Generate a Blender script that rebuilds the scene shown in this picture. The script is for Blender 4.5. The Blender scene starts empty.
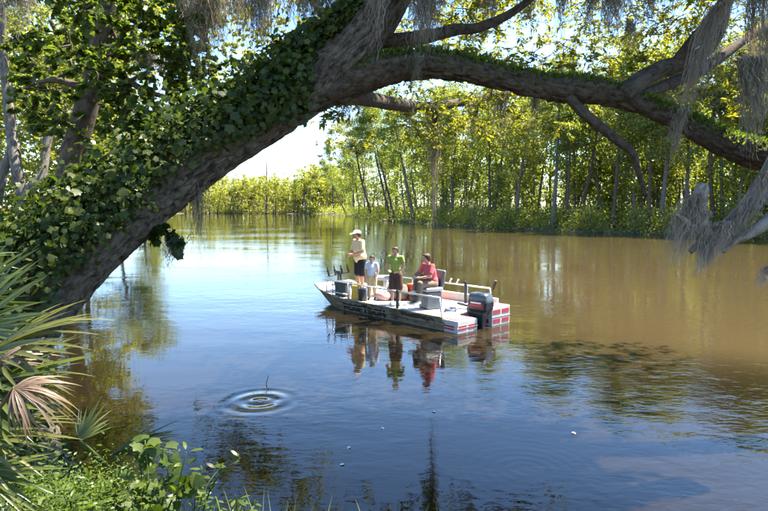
import bpy, bmesh, math, random
import numpy as np
from mathutils import Vector, Matrix, Quaternion, Euler

# ------------------------------------------------------------------ camera, sky, sun, exposure
S = bpy.context.scene
COL = S.collection
CAM_H = 2.9
FOC = 600.0                      # focal length in pixels of a 768 wide picture
PITCH = math.atan(50.5 / FOC)
cam = bpy.data.cameras.new('camera')
cam.sensor_width = 36.0
cam.lens = 36.0 * FOC / 768.0
cam.clip_start = 0.05
cam.clip_end = 3000
cam_o = bpy.data.objects.new('camera', cam)
COL.objects.link(cam_o)
cam_o.location = (0, 0, CAM_H)
cam_o.rotation_euler = (math.pi / 2 - PITCH, 0, 0)
S.camera = cam_o

SUN_EL, SUN_AZ = math.radians(62), math.radians(66)     # azimuth: clockwise from +Y (the view direction)
SUN_DIR = Vector((math.sin(SUN_AZ) * math.cos(SUN_EL), math.cos(SUN_AZ) * math.cos(SUN_EL), math.sin(SUN_EL)))
world = bpy.data.worlds.new('World')
S.world = world
world.use_nodes = True
wn = world.node_tree
wn.nodes.clear()
sky = wn.nodes.new('ShaderNodeTexSky')
sky.sky_type = 'NISHITA'
sky.sun_disc = False
sky.sun_elevation = SUN_EL
sky.sun_rotation = SUN_AZ
sky.air_density = 1.0
sky.dust_density = 0.05
sky.ozone_density = 6.0
wb = wn.nodes.new('ShaderNodeBackground')
wb.inputs['Strength'].default_value = 0.092
wo = wn.nodes.new('ShaderNodeOutputWorld')
wn.links.new(sky.outputs[0], wb.inputs[0])
wn.links.new(wb.outputs[0], wo.inputs[0])
sun = bpy.data.lights.new('sun', 'SUN')
sun.energy = 5.0
sun.angle = math.radians(0.53)
sun.color = (1.0, 0.92, 0.78)
sun_o = bpy.data.objects.new('sun', sun)
COL.objects.link(sun_o)
sun_o.rotation_euler = SUN_DIR.to_track_quat('Z', 'Y').to_euler()
S.view_settings.view_transform = 'Standard'
S.view_settings.look = 'None'
S.view_settings.gamma = 1.0
S.view_settings.exposure = 2.5
S.cycles.use_denoising = True
S.cycles.max_bounces = 8
S.cycles.transmission_bounces = 6
S.cycles.diffuse_bounces = 5
S.cycles.caustics_reflective = False
S.cycles.caustics_refractive = False
S.cycles.sample_clamp_indirect = 6.0

# ------------------------------------------------------------------ helpers
random.seed(11)
RNG = np.random.default_rng(11)
_c, _s = math.cos(PITCH), math.sin(PITCH)


def P(px, py, d):
    """world point seen at photo pixel (px, py) at distance d along +Y"""
    u, v = (px - 384.0) / FOC, -(py - 255.5) / FOC
    y = _c + v * _s
    z = -_s + v * _c
    k = d / y
    return np.array((u * k, d, CAM_H + z * k))


def W(px, py, z=0.0):
    """world point seen at photo pixel on the level z"""
    u, v = (px - 384.0) / FOC, -(py - 255.5) / FOC
    y = _c + v * _s
    zz = -_s + v * _c
    k = (z - CAM_H) / zz
    return np.array((u * k, y * k, z))


class Geo:
    """collects vertices and faces; makes one mesh"""
    def __init__(self):
        self.v = []; self.f = []; self.n = 0; self.a = []; self.mi = []; self.has_a = False

    def add(self, v, faces, attr=None, mi=0):
        v = np.asarray(v, float).reshape(-1, 3)
        if not isinstance(faces, list):
            faces = [faces]
        for f in faces:
            f = np.asarray(f, int)
            if len(f):
                self.f.append(f + self.n)
                self.mi.append(np.full(len(f), mi, int))
        self.v.append(v)
        if attr is not None:
            self.has_a = True
            self.a.append(np.asarray(attr, float).reshape(-1, 3))
        else:
            self.a.append(v.copy())
        self.n += len(v)

    def merge(self, g, M=None):
        for v, a in zip(g.v, g.a):
            pass
        v = np.concatenate(g.v)
        if M is not None:
            M = np.array(M)
            v = v @ M[:3, :3].T + M[:3, 3]
        off = self.n
        self.v.append(v); self.a.append(np.concatenate(g.a)); self.n += len(v)
        for f, m in zip(g.f, g.mi):
            self.f.append(f + off); self.mi.append(m)

    def mesh(self, name, smooth=False):
        me = bpy.data.meshes.new(name)
        v = np.concatenate(self.v)
        me.vertices.add(len(v))
        me.vertices.foreach_set('co', v.astype(np.float32).ravel())
        loops = np.concatenate([f.ravel() for f in self.f])
        sizes = np.concatenate([np.full(len(f), f.shape[1], int) for f in self.f])
        me.loops.add(len(loops))
        me.loops.foreach_set('vertex_index', loops.astype(np.int32))
        me.polygons.add(len(sizes))
        st = np.concatenate(([0], np.cumsum(sizes)[:-1]))
        me.polygons.foreach_set('loop_start', st.astype(np.int32))
        me.polygons.foreach_set('loop_total', sizes.astype(np.int32))
        me.polygons.foreach_set('material_index', np.concatenate(self.mi).astype(np.int32))
        if smooth:
            me.polygons.foreach_set('use_smooth', np.ones(len(sizes), bool))
        if self.has_a:
            at = me.attributes.new('bark', 'FLOAT_VECTOR', 'POINT')
            at.data.foreach_set('vector', np.concatenate(self.a).astype(np.float32).ravel())
        me.update(calc_edges=True)
        return me


def link(name, data, mat=None, parent=None, loc=None, rot=None):
    o = bpy.data.objects.new(name, data)
    COL.objects.link(o)
    if data is not None and mat is not None and hasattr(data, 'materials') and len(data.materials) == 0:
        for m in (mat if isinstance(mat, (list, tuple)) else [mat]):
            data.materials.append(m)
    if parent is not None:
        o.parent = parent
    if loc is not None:
        o.location = loc
    if rot is not None:
        o.rotation_euler = rot
    return o


def tag(o, label=None, cat=None, group=None, kind=None):
    if label: o['label'] = label
    if cat: o['category'] = cat
    if group: o['group'] = group
    if kind: o['kind'] = kind
    return o


def thing(name, label, cat, loc=(0, 0, 0), rotz=0.0, group=None):
    o = link(name, None, None, None, loc, (0, 0, rotz))
    o.empty_display_size = 0.2
    return tag(o, label, cat, group)


def nrm(a):
    a = np.asarray(a, float)
    return a / np.maximum(np.linalg.norm(a, axis=-1, keepdims=True), 1e-9)


# value noise on numpy arrays
_perm = np.random.default_rng(3).permutation(256)
_val = np.random.default_rng(4).random(256)


def vnoise(p):
    p = np.asarray(p, float)
    i = np.floor(p).astype(int)
    f = p - i
    f = f * f * (3 - 2 * f)
    out = 0
    for dx in (0, 1):
        for dy in (0, 1):
            for dz in (0, 1):
                h = _perm[(_perm[(_perm[(i[..., 0] + dx) & 255] + i[..., 1] + dy) & 255] + i[..., 2] + dz) & 255]
                w = (f[..., 0] if dx else 1 - f[..., 0]) * (f[..., 1] if dy else 1 - f[..., 1]) * (f[..., 2] if dz else 1 - f[..., 2])
                out = out + w * _val[h]
    return out


def spline(pts, n):
    """Catmull-Rom through rows of pts (any columns), n samples"""
    p = np.asarray(pts, float)
    p = np.vstack([2 * p[0] - p[1], p, 2 * p[-1] - p[-2]])
    m = len(p) - 3
    t = np.linspace(0, m - 1e-6, n)
    k = t.astype(int); u = (t - k)[:, None]
    a, b, c, d = p[k], p[k + 1], p[k + 2], p[k + 3]
    return 0.5 * (2 * b + (c - a) * u + (2 * a - 5 * b + 4 * c - d) * u ** 2 + (-a + 3 * b - 3 * c + d) * u ** 3)


def frames(c):
    t = nrm(np.gradient(c, axis=0))
    ref = np.array((0, 0, 1.0)) if abs(t[0][2]) < 0.9 else np.array((0, 1.0, 0))
    n = np.zeros_like(c)
    n[0] = nrm(ref - t[0] * np.dot(ref, t[0]))
    for i in range(1, len(c)):
        v = n[i - 1] - t[i] * np.dot(n[i - 1], t[i])
        n[i] = nrm(v)
    return t, n, np.cross(t, n)


def tube(g, c, r, nseg=8, amp=0.0, freq=(14, 2.2), cap=True, mi=0, lump=0.0):
    """tapered tube along centres c with radii r; amp: bark ridges in metres"""
    c = np.asarray(c, float); r = np.asarray(r, float) * np.ones(len(c))
    t, n, b = frames(c)
    th = np.arange(nseg) * 2 * math.pi / nseg
    ring = np.cos(th)[None, :, None] * n[:, None, :] + np.sin(th)[None, :, None] * b[:, None, :]
    s = np.concatenate(([0], np.cumsum(np.linalg.norm(np.diff(c, axis=0), axis=1))))
    at = np.stack([np.cos(th)[None, :] * r[:, None], np.sin(th)[None, :] * r[:, None], np.repeat(s[:, None], nseg, 1)], -1)
    rr = np.repeat(r[:, None], nseg, 1)
    if amp > 0:
        q = at * np.array((freq[0], freq[0], freq[1]))
        w = vnoise(q * 0.35 + 7) * 3
        q2 = q + np.stack([w, w, w * 0.3], -1)
        rid = np.minimum(np.abs(2 * vnoise(q2) - 1) * 2.2, 1.0)
        fine = vnoise(q * 2.3)
        rr = rr + amp * (rid - 0.7) + amp * 0.4 * (fine - 0.5)
    if lump > 0:
        rr = rr * (1 + lump * (vnoise(at * np.array((3, 3, 1.3)) + 31) - 0.5) * 2)
    v = c[:, None, :] + ring * rr[..., None]
    m = len(c)
    i = np.arange(m - 1)[:, None]; j = np.arange(nseg)[None, :]
    j2 = (j + 1) % nseg
    q = np.stack([i * nseg + j, i * nseg + j2, (i + 1) * nseg + j2, (i + 1) * nseg + j], -1).reshape(-1, 4)
    v = v.reshape(-1, 3); at = at.reshape(-1, 3)
    fs = [q]
    if cap:
        v = np.vstack([v, c[0], c[-1]]); at = np.vstack([at, (0, 0, s[0]), (0, 0, s[-1])])
        k = np.arange(nseg); k2 = (k + 1) % nseg
        A = m * nseg
        fs.append(np.stack([np.full(nseg, A), k2, k], -1))
        fs.append(np.stack([np.full(nseg, A + 1), (m - 1) * nseg + k, (m - 1) * nseg + k2], -1))
    g.add(v, fs, at, mi)


def instance(g, tmpl, c, X, N, s, mi=0, curl=None):
    """leaf template copied over points c with axes X (along) and N (face), sizes s"""
    tv, tf = tmpl
    c = np.asarray(c, float)
    X = nrm(X)
    N = nrm(N - X * np.sum(N * X, 1, keepdims=True))
    Y = np.cross(N, X)
    s = np.asarray(s, float) * np.ones(len(c))
    v = c[:, None, :] + s[:, None, None] * (tv[None, :, 0:1] * X[:, None, :] + tv[None, :, 1:2] * Y[:, None, :] + tv[None, :, 2:3] * N[:, None, :])
    k = len(tv)
    f = [(np.arange(len(c))[:, None, None] * k + ff[None]).reshape(-1, ff.shape[1]) for ff in tf]
    g.add(v.reshape(-1, 3), f, None, mi)


def T(verts, *faces):
    return (np.array(verts, float), [np.array(f, int) for f in faces])


# leaf templates: x along the leaf from its stalk, y across, z up
L_FAR = T([(0, 0, 0), (.5, -.32, .07), (1, 0, -.05), (.5, .32, .07)], [(0, 1, 2), (0, 2, 3)])
L_OAK = T([(0, 0, 0), (.35, -.17, .05), (.75, -.14, .03), (1, 0, -.06), (.75, .14, .03), (.35, .17, .05)],
          [(0, 1, 5), (1, 2, 4), (1, 4, 5), (2, 3, 4)])


def star_leaf(n=5, inner=.36, spread=4.3, ox=.42):
    pts = [(0, 0, 0)]
    for k in range(n * 2 - 1):
        a = -spread / 2 + spread * k / (n * 2 - 2)
        r = (.62 if k % 2 == 0 else inner)
        if k == n - 1: r = .66
        pts.append((ox + r * math.cos(a), r * math.sin(a), -.10 * r if k % 2 == 0 else .04))
    m = len(pts)
    pts.append((ox, 0, .03))
    return T(pts, [(m, k, k % (m - 1) + 1 if k < m - 1 else 0) for k in range(1, m - 1)] + [(m, 0, 1), (m, m - 1, 0)])


L_STAR = star_leaf(5, .47, 4.4, .42)
L_IVY = star_leaf(3, .42, 4.0, .4)
L_BROAD = T([(0, 0, 0), (.18, -.2, .05), (.5, -.3, .08), (.8, -.17, .04), (1.05, 0, -.1), (.8, .17, .04), (.5, .3, .08), (.18, .2, .05), (.3, 0, 0), (.65, 0, 0)],
            [(0, 1, 8), (1, 2, 8), (2, 9, 8), (2, 3, 9), (3, 4, 9), (4, 5, 9), (5, 6, 9), (6, 8, 9), (6, 7, 8), (7, 0, 8)])


def rnd_dirs(n, rng=RNG, up=0.0):
    v = rng.normal(size=(n, 3))
    v = nrm(v)
    v[:, 2] += up
    return nrm(v)


def spray(g, tw, base, dirv, length, n, size, tmpl, rng=RNG, droop=.25, rad=.004, flat=.6, mi=0):
    """one twig with alternate leaves"""
    m = 6
    d = nrm(dirv)
    t = np.linspace(0, 1, m)
    c = base + d * (t * length)[:, None] + np.array((0, 0, -1)) * (droop * length * t ** 2)[:, None]
    c[1:] += rng.normal(size=(m - 1, 3)) * length * .03
    if tw is not None:
        tube(tw, c, np.linspace(rad, rad * .35, m), 4, cap=False)
    u = rng.uniform(.12, 1.02, n)
    k = np.clip(u * (m - 1), 0, m - 1.001); i = k.astype(int); f = (k - i)[:, None]
    p = c[i] * (1 - f) + c[i + 1] * f
    tg = nrm(c[i + 1] - c[i])
    side = nrm(np.cross(tg, np.array((0, 0, 1.0))) + 1e-4)
    sg = np.where(rng.random(n) < .5, -1, 1)[:, None]
    X = nrm(tg * rng.uniform(.2, .9, (n, 1)) + side * sg + rng.normal(size=(n, 3)) * .35 + np.array((0, 0, -.25)))
    N = nrm(np.array((0, 0, 1.0)) * flat + rng.normal(size=(n, 3)) * .55)
    instance(g, tmpl, p + rng.normal(size=(n, 3)) * .012, X, N, size * rng.uniform(.6, 1.15, n), mi)
    return c


def foliage_ball(g, tw, c, R, ntw, nl, size, tmpl, rng=RNG, squash=.7, droop=.3, rad=.004, limb=True):
    """sprays of twigs spread through an ellipsoid round c"""
    c = np.asarray(c, float)
    for k in range(ntw):
        d = rnd_dirs(1, rng)[0]
        st = c + d * R * rng.uniform(.05, .75) * np.array((1, 1, squash))
        dv = d + rng.normal(size=3) * .45
        if limb and tw is not None and k % 3 == 0:
            mid = (c + st) / 2 + rng.normal(size=3) * R * .08
            tube(tw, spline(np.vstack([c, mid, st]), 5), np.linspace(rad * 2.2, rad, 5), 4, cap=False)
        spray(g, tw, st, dv, R * rng.uniform(.3, .6), nl, size, tmpl, rng, droop, rad)


# ------------------------------------------------------------------ materials
MATS = {}


def _mat(name):
    m = bpy.data.materials.new(name)
    m.use_nodes = True
    nt = m.node_tree
    nt.nodes.clear()
    out = nt.nodes.new('ShaderNodeOutputMaterial')
    MATS[name] = m
    return m, nt, out


def ramp(nt, fac, stops):
    r = nt.nodes.new('ShaderNodeValToRGB')
    e = r.color_ramp.elements
    while len(e) > 1: e.remove(e[-1])
    e[0].position = stops[0][0]; e[0].color = (*stops[0][1], 1)
    for p, c in stops[1:]:
        x = e.new(p); x.color = (*c, 1)
    if fac is not None: nt.links.new(fac, r.inputs[0])
    return r.outputs[0]


def noise(nt, vec, scale, detail=4, rough=.55, dist=0.0):
    n = nt.nodes.new('ShaderNodeTexNoise')
    n.inputs['Scale'].default_value = scale
    n.inputs['Detail'].default_value = detail
    n.inputs['Roughness'].default_value = rough
    n.inputs['Distortion'].default_value = dist
    if vec is not None: nt.links.new(vec, n.inputs['Vector'])
    return n.outputs[0]


def mixc(nt, fac, a, b, mode='MIX'):
    n = nt.nodes.new('ShaderNodeMix')
    n.data_type = 'RGBA'; n.blend_type = mode
    for sock, val in ((n.inputs[0], fac), (n.inputs[6], a), (n.inputs[7], b)):
        if isinstance(val, (int, float)): sock.default_value = val
        elif isinstance(val, tuple): sock.default_value = (*val, 1) if len(val) == 3 else val
        else: nt.links.new(val, sock)
    return n.outputs[2]


def math_n(nt, op, a, b=None):
    n = nt.nodes.new('ShaderNodeMath'); n.operation = op
    for k, v in enumerate((a, b)):
        if v is None: continue
        if isinstance(v, (int, float)): n.inputs[k].default_value = v
        else: nt.links.new(v, n.inputs[k])
    return n.outputs[0]


def leaf_mat(name, cols, trans=.42, gloss=.06, rough=.42, tcol=(1.75, 1.8, .6)):
    m, nt, out = _mat(name)
    g = nt.nodes.new('ShaderNodeNewGeometry')
    oi = nt.nodes.new('ShaderNodeObjectInfo')
    k = len(cols)
    c = ramp(nt, g.outputs['Random Per Island'], [(i / max(k - 1, 1), cc) for i, cc in enumerate(cols)])
    h = nt.nodes.new('ShaderNodeHueSaturation')
    nt.links.new(c, h.inputs['Color'])
    mr = nt.nodes.new('ShaderNodeMapRange')
    nt.links.new(oi.outputs['Random'], mr.inputs[0])
    mr.inputs[3].default_value = .485; mr.inputs[4].default_value = .515
    nt.links.new(mr.outputs[0], h.inputs['Hue'])
    mr2 = nt.nodes.new('ShaderNodeMapRange')
    nt.links.new(oi.outputs['Random'], mr2.inputs[0])
    mr2.inputs[3].default_value = 1.15; mr2.inputs[4].default_value = .85
    nt.links.new(mr2.outputs[0], h.inputs['Value'])
    c = h.outputs[0]
    d = nt.nodes.new('ShaderNodeBsdfDiffuse'); nt.links.new(c, d.inputs[0])
    t = nt.nodes.new('ShaderNodeBsdfTranslucent')
    nt.links.new(mixc(nt, 1.0, c, tcol, 'MULTIPLY'), t.inputs[0])
    gl = nt.nodes.new('ShaderNodeBsdfGlossy'); gl.inputs['Roughness'].default_value = rough
    mx = nt.nodes.new('ShaderNodeMixShader'); mx.inputs[0].default_value = trans
    nt.links.new(d.outputs[0], mx.inputs[1]); nt.links.new(t.outputs[0], mx.inputs[2])
    mx2 = nt.nodes.new('ShaderNodeMixShader'); mx2.inputs[0].default_value = gloss
    nt.links.new(mx.outputs[0], mx2.inputs[1]); nt.links.new(gl.outputs[0], mx2.inputs[2])
    nt.links.new(mx2.outputs[0], out.inputs[0])
    return m


def bark_mat(name, dark, light, patch=None, scale=1.0, bump=.6, patch_amt=.55):
    m, nt, out = _mat(name)
    a = nt.nodes.new('ShaderNodeAttribute'); a.attribute_name = 'bark'
    mp = nt.nodes.new('ShaderNodeMapping')
    mp.inputs['Scale'].default_value = (scale * 9, scale * 9, scale * 4.5)
    nt.links.new(a.outputs['Vector'], mp.inputs[0])
    n1 = noise(nt, mp.outputs[0], 2.2, 6, .65, .6)
    n2 = noise(nt, mp.outputs[0], 7.0, 4, .6, .2)
    tc = nt.nodes.new('ShaderNodeTexCoord')
    n3 = noise(nt, tc.outputs['Object'], 1.7, 4)
    c = ramp(nt, n1, [(.36, dark), (.48, tuple((x + y) / 2 for x, y in zip(dark, light))), (.62, light)])
    c = mixc(nt, .35, c, ramp(nt, n2, [(.3, (.25, .25, .25)), (.7, (1.3, 1.25, 1.2))]), 'MULTIPLY')
    if patch:
        f = nt.nodes.new('ShaderNodeMapRange')
        nt.links.new(n3, f.inputs[0]); f.inputs[1].default_value = patch_amt; f.inputs[2].default_value = patch_amt + .12
        f.inputs[4].default_value = .8
        c = mixc(nt, f.outputs[0], c, patch)
    b = nt.nodes.new('ShaderNodeBsdfPrincipled')
    nt.links.new(c, b.inputs['Base Color'])
    b.inputs['Roughness'].default_value = .9
    b.inputs['Specular IOR Level'].default_value = .2
    bp = nt.nodes.new('ShaderNodeBump'); bp.inputs['Strength'].default_value = bump; bp.inputs['Distance'].default_value = .02
    nt.links.new(math_n(nt, 'ADD', n1, math_n(nt, 'MULTIPLY', n2, .5)), bp.inputs['Height'])
    nt.links.new(bp.outputs[0], b.inputs['Normal'])
    nt.links.new(b.outputs[0], out.inputs[0])
    return m


def plain(name, col, rough=.5, metal=0.0, var=.12, vscale=6.0, spec=.5, coat=0.0, bump=0.0, bscale=60.0):
    """one-colour surface with slight wear in the colour and gloss"""
    m, nt, out = _mat(name)
    tc = nt.nodes.new('ShaderNodeTexCoord')
    n = noise(nt, tc.outputs['Object'], vscale, 5, .6)
    lo = tuple(x * (1 - var) for x in col); hi = tuple(min(x * (1 + var), 1) for x in col)
    b = nt.nodes.new('ShaderNodeBsdfPrincipled')
    nt.links.new(ramp(nt, n, [(.3, lo), (.7, hi)]), b.inputs['Base Color'])
    mr = nt.nodes.new('ShaderNodeMapRange'); nt.links.new(n, mr.inputs[0])
    mr.inputs[3].default_value = max(rough - .1, .02); mr.inputs[4].default_value = min(rough + .1, 1)
    nt.links.new(mr.outputs[0], b.inputs['Roughness'])
    b.inputs['Metallic'].default_value = metal
    b.inputs['Specular IOR Level'].default_value = spec
    b.inputs['Coat Weight'].default_value = coat
    if bump:
        bp = nt.nodes.new('ShaderNodeBump'); bp.inputs['Strength'].default_value = bump; bp.inputs['Distance'].default_value = .01
        nt.links.new(noise(nt, tc.outputs['Object'], bscale, 3), bp.inputs['Height'])
        nt.links.new(bp.outputs[0], b.inputs['Normal'])
    nt.links.new(b.outputs[0], out.inputs[0])
    return m


# foliage
leaf_mat('leaf_bank', [(.11, .145, .028), (.165, .195, .036), (.21, .225, .045), (.135, .165, .04)], .58, .04)
leaf_mat('leaf_bank_yellow', [(.15, .175, .033), (.205, .215, .04), (.18, .19, .034)], .58, .04)
leaf_mat('leaf_bank_grey', [(.11, .125, .06), (.14, .15, .075), (.12, .13, .055)], .45, .04)
leaf_mat('leaf_oak', [(.06, .085, .014), (.11, .135, .02), (.15, .165, .025), (.08, .11, .02)], .6, .03, .42, (2.3, 1.95, .5))
leaf_mat('leaf_gum', [(.035, .062, .012), (.06, .088, .016), (.09, .11, .02), (.04, .068, .014)], .52, .025)
leaf_mat('leaf_left', [(.06, .09, .014), (.11, .13, .018), (.16, .17, .02), (.08, .11, .018)], .56, .03, .42, (2.2, 1.95, .5))
leaf_mat('leaf_vine', [(.014, .03, .006), (.028, .05, .009), (.06, .082, .016), (.018, .036, .007), (.03, .05, .01), (.06, .07, .016)], .42, .014, .42)
leaf_mat('leaf_shrub', [(.028, .055, .009), (.045, .075, .012), (.07, .10, .018), (.035, .062, .01)], .45, .02)
leaf_mat('leaf_fern', [(.05, .09, .014), (.075, .115, .02), (.10, .135, .024), (.035, .06, .014)], .45, .015)
leaf_mat('leaf_dry', [(.16, .09, .045), (.24, .15, .08), (.11, .065, .035)], .3, .04)
leaf_mat('palm_blade', [(.045, .07, .014), (.065, .09, .017), (.085, .10, .02)], .42, .04, .4)
leaf_mat('palm_blade_yellow', [(.09, .095, .02), (.16, .14, .035), (.07, .085, .018), (.10, .10, .025)], .45, .05, .4)
leaf_mat('palm_blade_dead', [(.10, .072, .045), (.14, .10, .066), (.065, .045, .03)], .25, .02)
leaf_mat('moss', [(.21, .185, .14), (.29, .26, .20), (.155, .135, .10), (.25, .225, .17)], .5, .015, .6, (1.1, 1.05, .9))
leaf_mat('moss_pale', [(.25, .22, .175), (.34, .30, .245), (.18, .155, .12)], .35, .02, .6, (1.1, 1.05, .95))
leaf_mat('grass', [(.06, .09, .02), (.10, .13, .03), (.14, .14, .04)], .4, .05)
bark_mat('bark_oak', (.022, .017, .012), (.125, .104, .080), (.06, .056, .045), 1.0, .8, .6)
bark_mat('bark_limb', (.022, .017, .012), (.085, .065, .045), (.10, .085, .065), 1.0, .9, .62)
bark_mat('bark_grey', (.06, .052, .044), (.19, .17, .15), (.13, .13, .11), .7, .5)
bark_mat('bark_brown', (.035, .026, .018), (.13, .10, .075), (.09, .08, .06), .7, .5)
bark_mat('bark_pale', (.10, .085, .065), (.27, .24, .195), (.18, .165, .14), .9, .7)


def ground_mat():
    m, nt, out = _mat('ground_litter')
    tc = nt.nodes.new('ShaderNodeTexCoord')
    n1 = noise(nt, tc.outputs['Object'], .8, 6, .6)
    n2 = noise(nt, tc.outputs['Object'], 9, 5, .7)
    c = ramp(nt, n2, [(.25, (.025, .018, .012)), (.5, (.06, .045, .028)), (.75, (.13, .095, .06))])
    c2 = ramp(nt, n2, [(.3, (.02, .03, .01)), (.7, (.07, .09, .025))])
    f = nt.nodes.new('ShaderNodeMapRange'); nt.links.new(n1, f.inputs[0]); f.inputs[1].default_value = .45; f.inputs[2].default_value = .6
    c = mixc(nt, f.outputs[0], c, c2)
    b = nt.nodes.new('ShaderNodeBsdfPrincipled'); nt.links.new(c, b.inputs['Base Color']); b.inputs['Roughness'].default_value = .95
    bp = nt.nodes.new('ShaderNodeBump'); bp.inputs['Strength'].default_value = .8; bp.inputs['Distance'].default_value = .05
    nt.links.new(n2, bp.inputs['Height']); nt.links.new(bp.outputs[0], b.inputs['Normal'])
    nt.links.new(b.outputs[0], out.inputs[0])


ground_mat()
RINGS = [(W(260, 401), .32, 3.3, .86), (W(525, 470), .007, 7.0, 1.5), (W(690, 372), .008, 6.0, .9)]


def water_mat():
    m, nt, out = _mat('river_water')
    g = nt.nodes.new('ShaderNodeNewGeometry')
    pos = g.outputs['Position']

    def mapped(sx, sy):
        mp = nt.nodes.new('ShaderNodeMapping'); mp.inputs['Scale'].default_value = (sx, sy, 1)
        mp.inputs['Rotation'].default_value = (0, 0, .35)
        nt.links.new(pos, mp.inputs[0]); return mp.outputs[0]
    big = noise(nt, mapped(.10, .16), 1.0, 2, .5)                       # patches of calm and breeze
    patch = nt.nodes.new('ShaderNodeMapRange'); nt.links.new(big, patch.inputs[0])
    patch.inputs[1].default_value = .40; patch.inputs[2].default_value = .65
    patch.inputs[3].default_value = .15; patch.inputs[4].default_value = 1.0
    sx = nt.nodes.new('ShaderNodeSeparateXYZ'); nt.links.new(pos, sx.inputs[0])
    # the breeze reaches the open right-hand half of the river more
    br = nt.nodes.new('ShaderNodeMapRange'); nt.links.new(sx.outputs[0], br.inputs[0])
    br.inputs[1].default_value = -3; br.inputs[2].default_value = 3; br.inputs[3].default_value = .55; br.inputs[4].default_value = 1.0
    n1 = noise(nt, mapped(1.0, 1.5), 1.5, 2, .5, .4)
    n2 = noise(nt, mapped(1.0, 2.0), 5.0, 2, .5, .6)
    n3 = noise(nt, mapped(.5, 1.0), .5, 1, .5)
    h = math_n(nt, 'ADD', math_n(nt, 'MULTIPLY', n1, .019), math_n(nt, 'MULTIPLY', n2, .0065))
    h = math_n(nt, 'MULTIPLY', h, math_n(nt, 'MULTIPLY', patch.outputs[0], br.outputs[0]))
    h = math_n(nt, 'ADD', h, math_n(nt, 'MULTIPLY', n3, .012))
    for c, amp, freq, rad in RINGS:
        vm = nt.nodes.new('ShaderNodeVectorMath'); vm.operation = 'DISTANCE'
        nt.links.new(pos, vm.inputs[0]); vm.inputs[1].default_value = tuple(c)
        r = math_n(nt, 'ADD', vm.outputs['Value'], math_n(nt, 'MULTIPLY', n1, .05))
        sn = math_n(nt, 'SINE', math_n(nt, 'MULTIPLY', r, freq * 2 * math.pi))
        mr = nt.nodes.new('ShaderNodeMapRange'); mr.interpolation_type = 'SMOOTHSTEP'
        nt.links.new(r, mr.inputs[0]); mr.inputs[1].default_value = rad; mr.inputs[2].default_value = rad * .45
        mr.inputs[3].default_value = 0; mr.inputs[4].default_value = 1
        if rad > .6:
            mr.inputs[2].default_value = 0
        h = math_n(nt, 'ADD', h, math_n(nt, 'MULTIPLY', math_n(nt, 'MULTIPLY', sn, mr.outputs[0]), amp * .04))
    bp = nt.nodes.new('ShaderNodeBump'); bp.inputs['Strength'].default_value = 1.0; bp.inputs['Distance'].default_value = 1.0
    nt.links.new(h, bp.inputs['Height'])
    b = nt.nodes.new('ShaderNodeBsdfPrincipled')
    # silt carried along the right-hand bank, clear tea-dark water on the left
    wx = math_n(nt, 'ADD', sx.outputs[0], math_n(nt, 'MULTIPLY', math_n(nt, 'SUBTRACT', noise(nt, mapped(.16, .16), 1.0, 4, .6), .5), 6.0))
    wx = math_n(nt, 'ADD', wx, math_n(nt, 'MINIMUM', math_n(nt, 'MULTIPLY', math_n(nt, 'SUBTRACT', sx.outputs[1], 12.5), 1.9), 0.0))   # near water darkened in its colour, standing in for canopy shade
    silt_and_shade = nt.nodes.new('ShaderNodeMapRange'); silt_and_shade.interpolation_type = 'SMOOTHSTEP'; nt.links.new(wx, silt_and_shade.inputs[0])
    silt_and_shade.inputs[1].default_value = -1.5; silt_and_shade.inputs[2].default_value = 7.5
    nt.links.new(mixc(nt, silt_and_shade.outputs[0], (.009, .0065, .0028), (.050, .036, .017)), b.inputs['Base Color'])
    b.inputs['Roughness'].default_value = .015
    b.inputs['IOR'].default_value = 1.333
    nt.links.new(bp.outputs[0], b.inputs['Normal'])
    nt.links.new(b.outputs[0], out.inputs[0])


water_mat()

# ------------------------------------------------------------------ ground and river
SHORE = [(7.0, -12), (6.0, 1.0), (5.0, 3.3), (2.0, 4.1), (-1.0, 4.5), (-2.6, 5.2), (-3.6, 6.6), (-5.0, 9.0), (-8.2, 14), (-10.5, 20), (-15.8, 32),
         (-23, 52), (-37, 88), (-58, 140), (-82, 190), (-70, 201), (-40, 203), (-22, 198), (-12, 165), (-3, 128), (2.6, 102), (7, 88),
         (12.2, 76), (22, 62), (33, 51), (46, 40), (62, 26), (75, 8), (80, -12)]


def shore_dist(x, y):
    """signed distance to the river's edge: positive on land"""
    p = np.stack([x, y], -1)
    poly = np.array(SHORE, float)
    n = len(poly)
    best = np.full(x.shape, 1e9)
    inside = np.zeros(x.shape, bool)
    for i in range(n):
        a, b = poly[i], poly[(i + 1) % n]
        ab = b - a
        t = np.clip(((p - a) @ ab) / (ab @ ab), 0, 1)
        d = np.linalg.norm(p - (a + t[..., None] * ab), axis=-1)
        best = np.minimum(best, d)
        cond = (a[1] > y) != (b[1] > y)
        xi = (b[0] - a[0]) * (y - a[1]) / (b[1] - a[1] + 1e-12) + a[0]
        inside ^= cond & (x < xi)
    return np.where(inside, -best, best)


def ground_z(x, y):
    x = np.asarray(x, float); y = np.asarray(y, float)
    d = shore_dist(x, y)
    w = vnoise(np.stack([x * .35, y * .35, 0 * x], -1)) - .5
    d = d + w * np.clip(.5 + y * .015, .4, 2.0)
    near = np.clip(1 - (np.hypot(x + 2, y) - 6) / 16, 0, 1)
    top = .45 + 1.0 * near
    slope = .25 + .55 * near
    z = np.where(d > 0, top * (1 - np.exp(-np.maximum(d, 0) * slope / top)), np.maximum(d * .5, -1.5))
    z = z + np.where(d > .3, (vnoise(np.stack([x * 1.3, y * 1.3, 0 * x + 5], -1)) - .5) * .16, 0)
    return z


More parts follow.
